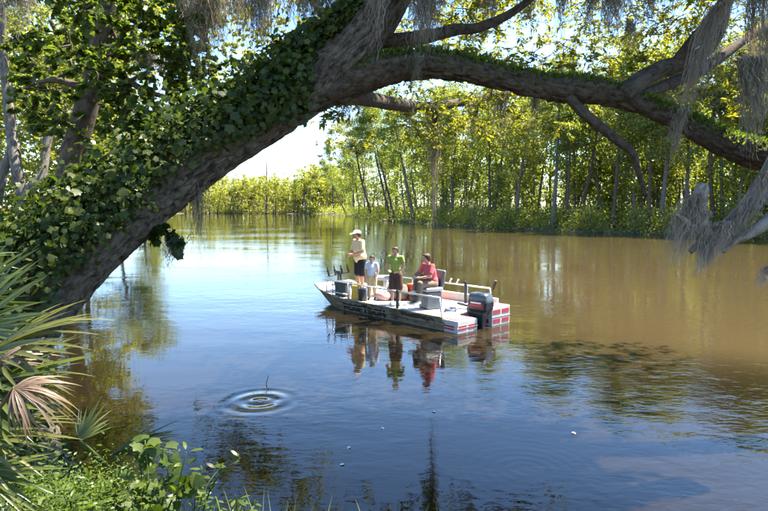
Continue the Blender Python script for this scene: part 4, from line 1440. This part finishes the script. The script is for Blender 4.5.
TX0 = 3.72
for word, x, wid in (('POSE', 3.72, .80), ('DON', 2.66, .66)):
    me = text_mesh(word, .27)
    a_, b_ = widths(me)
    for v in me.vertices: v.co.x = (v.co.x - a_) * wid / (b_ - a_); v.co.z *= 1
    o = link('lettering', me, MATS['letter_black'], hull)
    on_side(o, x, .035)
m = MB(); m.box((.09, .08, 0), (.045, .30, .006)); m.box((.09, .20, 0), (.20, .035, .006)); m.box((.0, .225, 0), (.03, .07, .006)); m.box((.18, .225, 0), (.03, .07, .006)); m.box((.09, .24, 0), (.03, .09, .007))
o = m.obj('trident_emblem', 'letter_black', hull); on_side(o, 2.885, .03)
me = text_mesh('PROFESSIONAL', .11, .002, .003)
me.clear_geometry()
m = MB()                                        # line of small unreadable characters along the rear rub rail
rg = random.Random(4)
for k in range(13):
    x = k * .085
    m.box((x, .04, 0), (.014, .075, .005)); m.box((x + .028, rg.choice((.01, .04, .07)), 0), (.05, .014, .0052)); m.box((x + .05, .04 + rg.choice((-.02, .02)), 0), (.013, .04, .0054))
o = m.obj('small_lettering', 'letter_black', hull); on_side(o, 1.35, .20)

# rails
RZ = .76
EY = 1.09


def rail(pts, posts, name='rail'):
    m = MB(); m.path(pts, .019, 10); r = m.obj(name, 'aluminium', boat, 0, True)
    return r


rail([(4.62, EY - .06, .34), (4.55, EY - .06, RZ), (2.15, EY - .02, RZ)], None)
rail([(1.55, EY - .02, RZ), (.12, EY - .02, RZ), (.06, EY - .02, .31)], None)
rail([(2.15, EY - .02, RZ), (1.55, EY - .02, RZ)], None)
for x in (4.28, 3.55, 2.75):
    MB().rod((x, EY - .05 if x > 4 else EY - .02, .30), (x, EY - .05 if x > 4 else EY - .02, RZ), .016).obj('rail_post', 'aluminium', boat, 0, True)
MB().box((1.56, EY - .02, .54), (.07, .05, .50)).obj('rail_post', 'black_plastic', boat, .008)
rail([(4.62, EY - .06, .45), (3.55, EY - .04, .44), (3.5, EY - .04, .31)], None, 'lower_rail')
rail([(4.3, -1.04, .35), (4.25, -1.05, RZ), (.35, -1.05, RZ), (.25, -1.05, .3)], None)
for x in (3.2, 2.1, 1.1):
    MB().rod((x, -1.05, .30), (x, -1.05, RZ), .016).obj('rail_post', 'aluminium', boat, 0, True)
MB().rod((1.0, -.86, .31), (1.0, -.86, .85), .04).box((1.0, -.86, .87), (.10, .08, .06)).obj('rod_holder', 'black_plastic', boat, .006)
MB().rod((.26, -1.05, .74), (.16, -1.05, .98), .032, .038).obj('rod_holder', 'black_plastic', boat)
for x in (1.5, 1.75):
    MB().rod((x, -1.05, RZ), (x - .08, -1.05, RZ + .13), .022).obj('rod_holder', 'aluminium', boat)
# four-way rod rack near the bow
rk = (4.72, .42)
rack = MB().rod((rk[0], rk[1], .36), (rk[0], rk[1], .88), .028).box((rk[0], rk[1], .40), (.16, .16, .04)).rod((rk[0] - .05, rk[1] - .28, .90), (rk[0] + .05, rk[1] + .42, .84), .02).obj('rod_rack', 'black_plastic', boat, .004)
for k in range(4):
    y = rk[1] - .27 + k * .22
    x = rk[0] - .05 + k * .03
    zz = .90 - k * .015
    MB().rod((x, y, zz), (x + .03, y + .03, zz + .16), .026, .032).rod((x + .03, y + .03, zz + .16), (x + .04, y + .04, zz + .25), .018).obj('holder', 'black_plastic', rack)
# trolling motor stub at the bow
MB().rod((5.35, .05, .45), (5.30, .05, .80), .035).box((5.30, .05, .84), (.20, .10, .11)).box((5.34, .05, .50), (.26, .14, .07)).obj('bow_motor', 'black_plastic', boat, .012)
MB().box((5.0, -.25, .475), (.10, .22, .05)).obj('cleat', 'aluminium', boat, .01)

# stern pods with red reflectors
for sg in (1, -1):
    y = sg * .70
    h0 = .34 if sg > 0 else .46
    dz = 0 if sg > 0 else .05
    pod = MB().box((-.26, y, h0 / 2 - .06), (.50, .70, h0)).obj('stern_pod', 'boat_white', boat, .02, loc=(.10, 0 if sg > 0 else .16, dz))
    MB().box((-.25, y, h0 - .052), (.40, .58, .012)).obj('mat', 'red_mat', pod)
    zl = [h0 * .5 - .06] if sg > 0 else [h0 * .75 - .06, h0 * .27 - .06]
    for z in zl:
        hh = .10
        MB().box((-.513, y + .17, z), (.006, .27, hh)).obj('reflector', 'red_reflector', pod)
        MB().box((-.513, y - .17, z), (.006, .27, hh)).obj('reflector', 'red_reflector', pod)
        MB().box((-.26, y + .353, z), (.30, .006, hh)).obj('reflector', 'red_reflector', pod)
        MB().box((-.26, y - .353, z), (.30, .006, hh)).obj('reflector', 'red_reflector', pod)
    MB().box((-.26, y, h0 * .5 - .062), (.515, .715, .016)).obj('trim', 'aluminium', pod, .003)

# outboard motor
om = link('outboard_motor', None, None, boat, (-.22, .04, -.06), (0, 0, .08))
om.scale = (.86, .86, .90)
rings = []
for z, lx, ly, ox in ((.48, .50, .34, 0), (.56, .58, .42, 0), (.78, .60, .43, -.01), (.92, .56, .40, -.01), (.985, .44, .30, 0)):
    rings.append([(ox - lx * .55, -ly / 2 * .8, z), (ox - lx * .45, -ly / 2, z), (ox + lx * .4, -ly / 2, z), (ox + lx * .5, -ly / 2 * .7, z), (ox + lx * .5, ly / 2 * .7, z), (ox + lx * .4, ly / 2, z), (ox - lx * .45, ly / 2, z), (ox - lx * .55, ly / 2 * .8, z)])
cw = MB().loft(rings).obj('cowling', 'cowling_grey', om, .03, True, 3)
MB().loft([[(x * 1.012, y * 1.012, z) for x, y, z in rings[0]], [(x * 1.02, y * 1.03, z + .005) for x, y, z in rings[1]], [(x * 1.02, y * 1.03, .74) for x, y, z in rings[2]]], False).obj('decal_band', 'black_plastic', cw)
MB().box((-.02, .222, .66), (.40, .006, .05)).obj('stripe', 'red_reflector', cw)
MB().box((-.02, .226, .73), (.34, .005, .04)).obj('stripe', 'white_plastic', cw)
MB().box((-.315, 0, .66), (.006, .20, .06)).obj('stripe', 'red_reflector', cw)
MB().loft([[(-.20, -.13, .50), (.18, -.13, .50), (.18, .13, .50), (-.20, .13, .50)], [(-.16, -.11, .30), (.14, -.11, .30), (.14, .11, .30), (-.16, .11, .30)], [(-.14, -.08, -.05), (.12, -.08, -.05), (.12, .08, -.05), (-.14, .08, -.05)], [(-.12, -.04, -.45), (.12, -.04, -.45), (.12, .04, -.45), (-.12, .04, -.45)]]).obj('drive_leg', 'black_plastic', om, .02, True)
MB().box((.26, 0, .40), (.20, .26, .34)).obj('bracket', 'black_plastic', om, .02)
MB().rod((.3, .0, .58), (.62, .22, .66), .028).obj('tiller', 'black_plastic', om)
MB().path([(.25, -.05, .52), (.5, -.25, .5), (.9, -.3, .36), (1.2, -.5, .34)], .02).obj('fuel_hose', 'black_rubber', om, 0, True)

# seats bolted to the deck
def seat(x, y, face, mat_s, mat_b, h=.50, box=True, back_h=.62):
    s = link('swivel_seat', None, None, boat, (x, y, DECK + .02), (0, 0, face))
    if box:
        MB().box((0, 0, h * .45), (.46, .46, h * .88), taper=.94).obj('pedestal', 'seat_dark', s, .05, False, 4)
    else:
        MB().rod((0, 0, 0), (0, 0, h), .05).rod((0, 0, 0), (0, 0, .03), .18, None, 16).obj('pedestal', 'aluminium', s, 0, True)
    MB().box((.02, 0, h), (.50, .48, .10)).obj('cushion', mat_s, s, .04, True, 3)
    MB().box((-.27, 0, h + back_h * .55), (.10, .40, back_h), ry=-.16).obj('backrest', mat_b, s, .045, True, 3)
    return s


seat(1.06, .40, 1.30, 'seat_grey', 'seat_dark', .50, True, .44)
seat(3.35, -.12, .7, 'seat_grey', 'seat_grey', .52, False, .66)

# loose things on the boat
def on_boat(name, label, cat, x, y, z=.322, rz=0.0, group=None):
    return thing(name, label, cat, B(x, y, z), BA + rz, group)


o = on_boat('storage_bin', 'dark storage bin standing behind the bow rail', 'bin', 4.02, .86)
MB().box((0, 0, .20), (.46, .26, .40), taper=1.06).obj('body', 'dark_green_bin', o, .02)
MB().box((0, 0, .415), (.50, .30, .04)).obj('lid', 'dark_green_bin', o, .01)
o = on_boat('water_bottle', 'pale bottle between the dark bin and the yellow bag', 'bottle', 3.66, .92)
MB().rod((0, 0, 0), (0, 0, .24), .05, .05, 14).rod((0, 0, .24), (0, 0, .31), .05, .02, 14).obj('body', 'white_plastic', o, .006, True)
MB().rod((0, 0, .31), (0, 0, .345), .024).obj('cap', 'seat_grey', o)
o = on_boat('dry_bag', 'yellow orange bag leaning on the rail by the small child', 'bag', 3.38, .88, .322, .1)
MB().box((0, 0, .20), (.34, .22, .40), taper=.82).obj('body', 'yellow_vinyl', o, .05, True, 3)
MB().box((0, 0, .415), (.30, .07, .05)).obj('roll_top', 'yellow_vinyl', o, .015)
MB().path([(-.13, 0, .41), (-.06, 0, .49), (.06, 0, .49), (.13, 0, .41)], .012).obj('handle', 'black_rubber', o, 0, True)
o = on_boat('tackle_bucket', 'dark bucket on deck beside the yellow bag', 'bucket', 3.10, .90)
MB().rod((0, 0, 0), (0, 0, .34), .12, .15, 18).obj('body', 'black_plastic', o, .01, True)
MB().path([(0, -.15, .33), (0, -.09, .42), (0, .09, .42), (0, .15, .33)], .007).obj('handle', 'aluminium', o)
o = on_boat('red_cooler', 'orange-red cooler on the deck behind the girl in green', 'cooler', 2.10, -.35, .322, .2)
MB().box((0, 0, .19), (.70, .42, .38), taper=1.05).obj('body', 'orange_red', o, .03)
MB().box((0, 0, .41), (.74, .46, .07)).obj('lid', 'orange_red', o, .02)
MB().path([(-.38, -.18, .34), (-.40, -.18, .52), (-.40, .18, .52), (-.38, .18, .34)], .014).obj('handle', 'white_plastic', o, 0, True)
def soft_bag(name, label, cat, x, y, s, mat, seed, mat2=None, rz=0.0):
    o = on_boat(name, label, cat, x, y, .322, rz)
    rg = np.random.default_rng(seed)
    m = MB(); m.ball((0, 0, s[2] * .8), s, 20)
    for v in m.bm.verts:
        q = np.array(v.co) * 5 + seed
        k = 1 + .5 * (float(vnoise(q[None])[0]) - .5)
        v.co = Vector((v.co.x * k, v.co.y * k, max(v.co.z * k, 0)))
    m.obj('body', mat, o, 0, True)
    MB().path([(-s[0] * .6, 0, s[2] * 1.55), (-s[0] * .2, .02, s[2] * 2.1), (s[0] * .3, .02, s[2] * 2.1), (s[0] * .6, 0, s[2] * 1.5)], .016).obj('strap', mat2 or mat, o, 0, True)


soft_bag('duffel_bag', 'dark camouflage bag on deck between the child and the girl', 'bag', 2.62, .08, (.34, .24, .22), 'bag_camo', 3, 'black_rubber', .4)
soft_bag('tote_bag', 'pink and white bag on deck behind the small child', 'bag', 2.80, .46, (.22, .18, .15), 'bag_pink', 7, 'white_plastic')
soft_bag('gear_bag', 'black bag at the feet of the seated woman', 'bag', 1.85, .02, (.26, .2, .17), 'black_rubber', 9, 'black_rubber', 1.0)
# coil of rope and hose on the stern deck
g = Geo()
tt = np.linspace(0, 2 * math.pi * 4.5, 160)
tube(g, np.stack([np.cos(tt) * (.16 + .02 * np.sin(tt * .7)), np.sin(tt) * (.13 + .02 * np.cos(tt * .45)), .016 + tt * .0022], -1), .013, 6)
o = link('rope_coil', g.mesh('rope_coil', True), plain('rope_blue', (.16, .19, .26), .9), None, B(.42, .35, .324), (0, 0, 1))
tag(o, 'loose bluish rope coil on the stern deck before the motor', 'rope')
g = Geo(); pts = np.array([(.0, 0, .02), (.25, .15, .02), (.45, .0, .05), (.3, -.2, .02), (.0, -.18, .03), (-.1, .1, .02), (.2, .28, .02)])
tube(g, spline(pts, 50), .02, 7)
o = link('cable', g.mesh('deck_cable', True), MATS['seat_grey'], None, B(.35, -.25, .324), (0, 0, BA))
tag(o, 'grey cable lying loosely on the stern deck near the far rail', 'cable')


# ------------------------------------------------------------------ people
plain('skin_fair', (.50, .27, .19), .55, 0, .06, 20, .35)
plain('skin_tan', (.40, .20, .13), .55, 0, .06, 20, .35)
plain('shirt_tan', (.66, .50, .30), .9, 0, .10, 18, .2, 0, .3, 40)
plain('shirt_blue', (.52, .55, .64), .9, 0, .10, 18, .2, 0, .3, 40)
plain('shirt_green', (.24, .30, .07), .9, 0, .10, 18, .2, 0, .3, 40)
plain('shirt_red', (.50, .10, .11), .9, 0, .14, 18, .2, 0, .3, 40)
plain('cloth_black', (.016, .016, .02), .9, 0, .2, 18, .2)
plain('cloth_khaki', (.46, .35, .21), .9, 0, .12, 18, .2, 0, .3, 40)
plain('cloth_brown', (.085, .05, .04), .9, 0, .15, 18, .2)
plain('cloth_taupe', (.16, .125, .095), .9, 0, .15, 18, .2, 0, .3, 40)
plain('cap_white', (.78, .70, .66), .8, 0, .06, 18, .2)
plain('hair_brown', (.04, .022, .012), .6, 0, .3, 40, .3)
plain('hair_red', (.055, .025, .014), .6, 0, .3, 40, .3)
plain('eye_dark', (.02, .015, .012), .2)
plain('lip', (.36, .12, .10), .5)
plain('shoe_white', (.70, .68, .66), .6)
plain('shoe_dark', (.05, .045, .04), .6)


def _sphere():
    b = bmesh.new(); bmesh.ops.create_icosphere(b, subdivisions=3, radius=1.0)
    v = np.array([q.co[:] for q in b.verts]); f = np.array([[w.index for w in q.verts] for q in b.faces]); b.free()
    return v, f


SPH = _sphere()


def blob(name, prims, voxel, mat, parent, smooth=6, cuts=()):
    """capsules and ellipsoids fused to one continuous skin"""
    g = Geo()
    for p in prims:
        if p[0] == 'c':
            _, a, b, r0, r1 = p
            a, b = np.array(a, float), np.array(b, float)
            if np.linalg.norm(b - a) > 1e-4: tube(g, np.stack([a, (a + b) / 2, b]), [r0, (r0 + r1) / 2, r1], 14)
            g.add(SPH[0] * r0 + a, SPH[1]); g.add(SPH[0] * r1 + b, SPH[1])
        else:
            E = np.array(Euler(p[3]).to_matrix()) if len(p) > 3 else np.eye(3)
            g.add((SPH[0] * np.array(p[2])) @ E.T + np.array(p[1]), SPH[1])
    g.has_a = False
    me = g.mesh('tmp')
    t = bpy.data.objects.new('tmp', me); COL.objects.link(t)
    r = t.modifiers.new('r', 'REMESH'); r.mode = 'VOXEL'; r.voxel_size = voxel
    s_ = t.modifiers.new('s', 'SMOOTH'); s_.factor = .5; s_.iterations = smooth
    dg = bpy.context.evaluated_depsgraph_get()
    out = bpy.data.meshes.new_from_object(t.evaluated_get(dg))
    bpy.data.objects.remove(t); bpy.data.meshes.remove(me)
    if cuts:
        b = bmesh.new(); b.from_mesh(out)
        for co, no in cuts:
            bmesh.ops.bisect_plane(b, geom=b.verts[:] + b.edges[:] + b.faces[:], plane_co=co, plane_no=no, clear_outer=True)
        b.to_mesh(out); b.free()
    out.name = name
    for p in out.polygons: p.use_smooth = True
    return link(name, out, MATS[mat], parent)


def V3(*a): return Vector(a)


def person(label, where, face, H, J, skin, shirt, pants, hair, sleeve=.9, pant_to=.45, build=1.0, cap=None, long_hair=0.0, shoes='shoe_white', look=(0, 0), skirt=0.0, hip_w=.085, waist=1.0):
    """J: joint positions as fractions of H in the person's own frame (x forward, y left, z up)"""
    o = thing('person', label, 'person', where, face, 'people aboard the boat')
    J = {k: Vector(v) * H for k, v in J.items()}
    w = build * H
    prims = []
    C = lambda a, b, r0, r1: prims.append(('c', J[a] if isinstance(a, str) else a, J[b] if isinstance(b, str) else b, r0 * w, r1 * w))
    pel, chest, neck, head = J['pelvis'], J['chest'], J['neck'], J['head']
    for sd in 'LR':
        C('hip' + sd, 'knee' + sd, .052, .034); C('knee' + sd, 'ankle' + sd, .033, .020)
        C('sh' + sd, 'el' + sd, .029, .023); C('el' + sd, 'wr' + sd, .023, .016)
        C('hip' + sd, 'pelvis', .058, .07)
        fdir = (J['toe' + sd] - J['ankle' + sd])
        C(J['ankle' + sd] + V3(0, 0, -.012 * H), J['toe' + sd], .020, .016)
        # hand: palm, four fingers and a thumb
        wr = J['wr' + sd]; d = (J['hand' + sd] - wr).normalized()
        sidev = d.cross(V3(0, 0, 1)); sidev = sidev.normalized() if sidev.length > .1 else V3(0, 1, 0)
        nv = sidev.cross(d).normalized()
        pal = wr + d * .045 * H
        C(wr, pal, .016, .020)
        for k, ln in enumerate((.036, .042, .039, .030)):
            b0 = pal + sidev * (k - 1.5) * .0125 * H + d * .012 * H
            k1 = b0 + d * ln * .55 * H - nv * .006 * H
            k2 = k1 + d * ln * .35 * H - nv * .016 * H
            C(b0, k1, .0060, .0055); C(k1, k2, .0055, .0048)
        tb = wr + d * .02 * H + sidev * (.016 * H if sd == 'L' else -.016 * H)
        t1 = tb + d * .022 * H + sidev * (.016 * H if sd == 'L' else -.016 * H)
        C(tb, t1, .0075, .0065); C(t1, t1 + d * .018 * H, .0062, .0052)
    C('pelvis', 'chest', .066, .075)
    prims.append(('e', chest + (neck - chest) * .25, (.062 * w, .098 * w, .085 * w)))
    for sd in 'LR': C(chest + (neck - chest) * .75, 'sh' + sd, .034, .033)
    C('neck', 'head', .032, .030)
    hh = .066 * H * (1.0 if H > 1.4 else 1.16)
    prims.append(('e', head + V3(0, 0, .012 * H), (hh * .92, hh * .74, hh * .95)))
    prims.append(('e', head + V3(hh * .18, 0, -hh * .52), (hh * .58, hh * .56, hh * .55)))
    prims.append(('e', head + V3(hh * .86, 0, -hh * .12), (hh * .20, hh * .13, hh * .22)))
    for s in (1, -1):
        prims.append(('e', head + V3(-hh * .02, s * hh * .74, -hh * .08), (hh * .17, hh * .09, hh * .25)))
    blob('body', prims, .0085, skin, o, 3)
    # eyes, brows and mouth
    for s in (1, -1):
        MB().ball(head + V3(hh * .80, s * hh * .30, hh * .05), (hh * .10, hh * .13, hh * .075), 10).obj('eye', 'eye_dark', o, 0, True)
    MB().ball(head + V3(hh * .70, 0, -hh * .58), (hh * .10, hh * .24, hh * .06), 10).obj('mouth', 'lip', o, 0, True)
    # shirt
    pr = []
    k = 1.16
    pr.append(('c', pel + (chest - pel) * .12, chest, .074 * w * waist, .086 * w))
    pr.append(('e', chest + (neck - chest) * .2, (.074 * w, .110 * w, .090 * w)))
    pr.append(('e', pel + (chest - pel) * .25, (.078 * w * waist, .098 * w * waist, .08 * w)))
    cuts = [(tuple(neck + V3(0, 0, .012 * H)), (0, 0, 1))]
    for sd in 'LR':
        sh, el = J['sh' + sd], J['el' + sd]
        pr.append(('c', chest + (neck - chest) * .7, sh, .040 * w, .041 * w))
        pr.append(('c', sh, sh + (el - sh) * sleeve, .041 * w, .036 * w))
    blob('shirt', pr, .011, shirt, o, 5, cuts)
    # trousers, shorts or skirt
    pr = [('e', pel + V3(0, 0, .01 * H), (.078 * w, .100 * w, .068 * w))]
    for sd in 'LR':
        hp, kn, an = J['hip' + sd], J['knee' + sd], J['ankle' + sd]
        pr.append(('c', pel, hp, .075 * w, .066 * w))
        if pant_to <= .5:
            pr.append(('c', hp, hp + (kn - hp) * pant_to * 2, .066 * w, (.056 + skirt) * w))
        else:
            pr.append(('c', hp, kn, .064 * w, .048 * w))
            pr.append(('c', kn, kn + (an - kn) * (pant_to * 2 - 1), .047 * w, .036 * w))
    blob('shorts' if pant_to <= .5 else 'trousers', pr, .011, pants, o, 4)
    # shoes
    for sd in 'LR':
        a, t = J['ankle' + sd], J['toe' + sd]
        blob('shoe', [('c', a + V3(-.012 * H, 0, -.016 * H), t, .026 * H, .021 * H), ('c', a + V3(0, 0, -.005 * H), a, .024 * H, .024 * H)], .009, shoes, o, 3)
    # hair
    hp = [('e', head + V3(-hh * .12, 0, hh * .34), (hh * .95, hh * .86, hh * .84)), ('e', head + V3(-hh * .42, 0, -hh * .05), (hh * .62, hh * .80, hh * .75))]
    for s in (1, -1):
        hp.append(('e', head + V3(-hh * .05, s * hh * .66, hh * .05), (hh * .36, hh * .20, hh * .42)))
    if long_hair:
        hp.append(('c', head + V3(-hh * .55, 0, -hh * .2), head + V3(-hh * .75, 0, -hh * (1.0 + long_hair)), hh * .45, hh * .25))
    if not cap:
        hp.append(('e', head + V3(hh * .48, 0, hh * .72), (hh * .42, hh * .62, hh * .26)))
        blob('hair', hp, .009, hair, o, 2)
    else:
        blob('hair', hp[1:], .009, hair, o, 2)
        c_ = blob('cap', [('e', head + V3(-hh * .04, 0, hh * .45), (hh * 1.05, hh * .90, hh * .74))], .008, cap, o, 2, [(tuple(head + V3(0, 0, hh * .34)), (0.05, 0, -1))])
        mb = MB(); r_ = bmesh.ops.create_cone(mb.bm, cap_ends=True, segments=24, radius1=1, radius2=1, depth=.12)
        bmesh.ops.transform(mb.bm, matrix=Matrix.Translation(head + V3(hh * 1.10, 0, hh * .34)) @ Euler((0, .22, 0)).to_matrix().to_4x4() @ Matrix.Diagonal((hh * .85, hh * .74, hh * .6, 1)), verts=r_['verts'])
        mb.obj('peak', cap, c_, .004, True)
    return o


def stand(arms, lean=.0, headfwd=.012):
    J = dict(pelvis=(0, 0, .53), chest=(lean * .6, 0, .71), neck=(lean, 0, .845), head=(lean + headfwd, 0, .928))
    for s, sd in ((1, 'L'), (-1, 'R')):
        J['hip' + sd] = (0, s * .052, .51); J['knee' + sd] = (.012, s * .062, .285); J['ankle' + sd] = (-.01, s * .066, .05); J['toe' + sd] = (.085, s * .078, .022)
        J['sh' + sd] = (lean * .95, s * .112, .815)
        el, wr, hd = arms[sd]
        J['el' + sd], J['wr' + sd], J['hand' + sd] = el, wr, hd
    return J


def face_to(bx, by, tx, ty):
    """heading that looks from boat point b towards photo-side direction t (world)"""
    return math.atan2(ty, tx)


ARMS_HOLD = dict(L=((.05, .165, .67), (.17, .06, .62), (.22, .02, .62)), R=((.06, -.165, .66), (.18, -.04, .60), (.23, -.01, .60)))
person('man in white cap, tan shirt and black shorts standing at the bow, hands joined', B(4.37, -.04, .324), math.radians(212), 1.84, stand(ARMS_HOLD, .03, .03), 'skin_tan', 'shirt_tan', 'cloth_black', 'hair_brown', .78, .43, 1.12, 'cap_white', shoes='shoe_dark', waist=1.18)
ARMS_SIDE = dict(L=((.02, .15, .66), (.08, .12, .53), (.10, .11, .48)), R=((.02, -.15, .66), (.08, -.12, .53), (.10, -.11, .48)))
person('small child in pale blue shirt and khaki trousers standing by the rail', B(3.06, .62, .324), math.radians(255), 1.20, stand(ARMS_SIDE, 0, .01), 'skin_fair', 'shirt_blue', 'cloth_khaki', 'hair_brown', .6, .94, 1.10, shoes='shoe_dark')
ARMS_G = dict(L=((.03, .16, .66), (.13, .10, .585), (.17, .06, .58)), R=((.02, -.155, .66), (.13, -.10, .60), (.17, -.06, .60)))
person('girl in bright green shirt and dark brown shorts standing amidships', B(2.06, .66, .324), math.radians(250), 1.50, stand(ARMS_G, .01, .02), 'skin_fair', 'shirt_green', 'cloth_brown', 'hair_red', .5, .47, 1.0, long_hair=.35, skirt=.012)
# seated woman: origin below the seat on deck
SIT = dict(pelvis=(.0, 0, .375), chest=(.05, 0, .535), neck=(.085, 0, .665), head=(.115, 0, .748),
           hipL=(.02, .055, .36), kneeL=(.27, .09, .385), ankleL=(.285, .08, .13), toeL=(.37, .085, .09),
           hipR=(.02, -.055, .36), kneeR=(.235, -.05, .50), ankleR=(.30, -.02, .27), toeR=(.385, -.02, .245),
           shL=(.08, .108, .64), elL=(.14, .165, .50), wrL=(.25, .07, .47), handL=(.30, .02, .47),
           shR=(.08, -.108, .64), elR=(.16, -.15, .51), wrR=(.26, -.06, .485), handR=(.31, -.02, .48))
person('woman in pink-red shirt sitting on the rear swivel seat with one knee raised', B(1.04, .34, .324), BA + 1.30, 1.68, SIT, 'skin_fair', 'shirt_red', 'cloth_taupe', 'hair_red', .72, .93, 1.08, shoes='shoe_white')
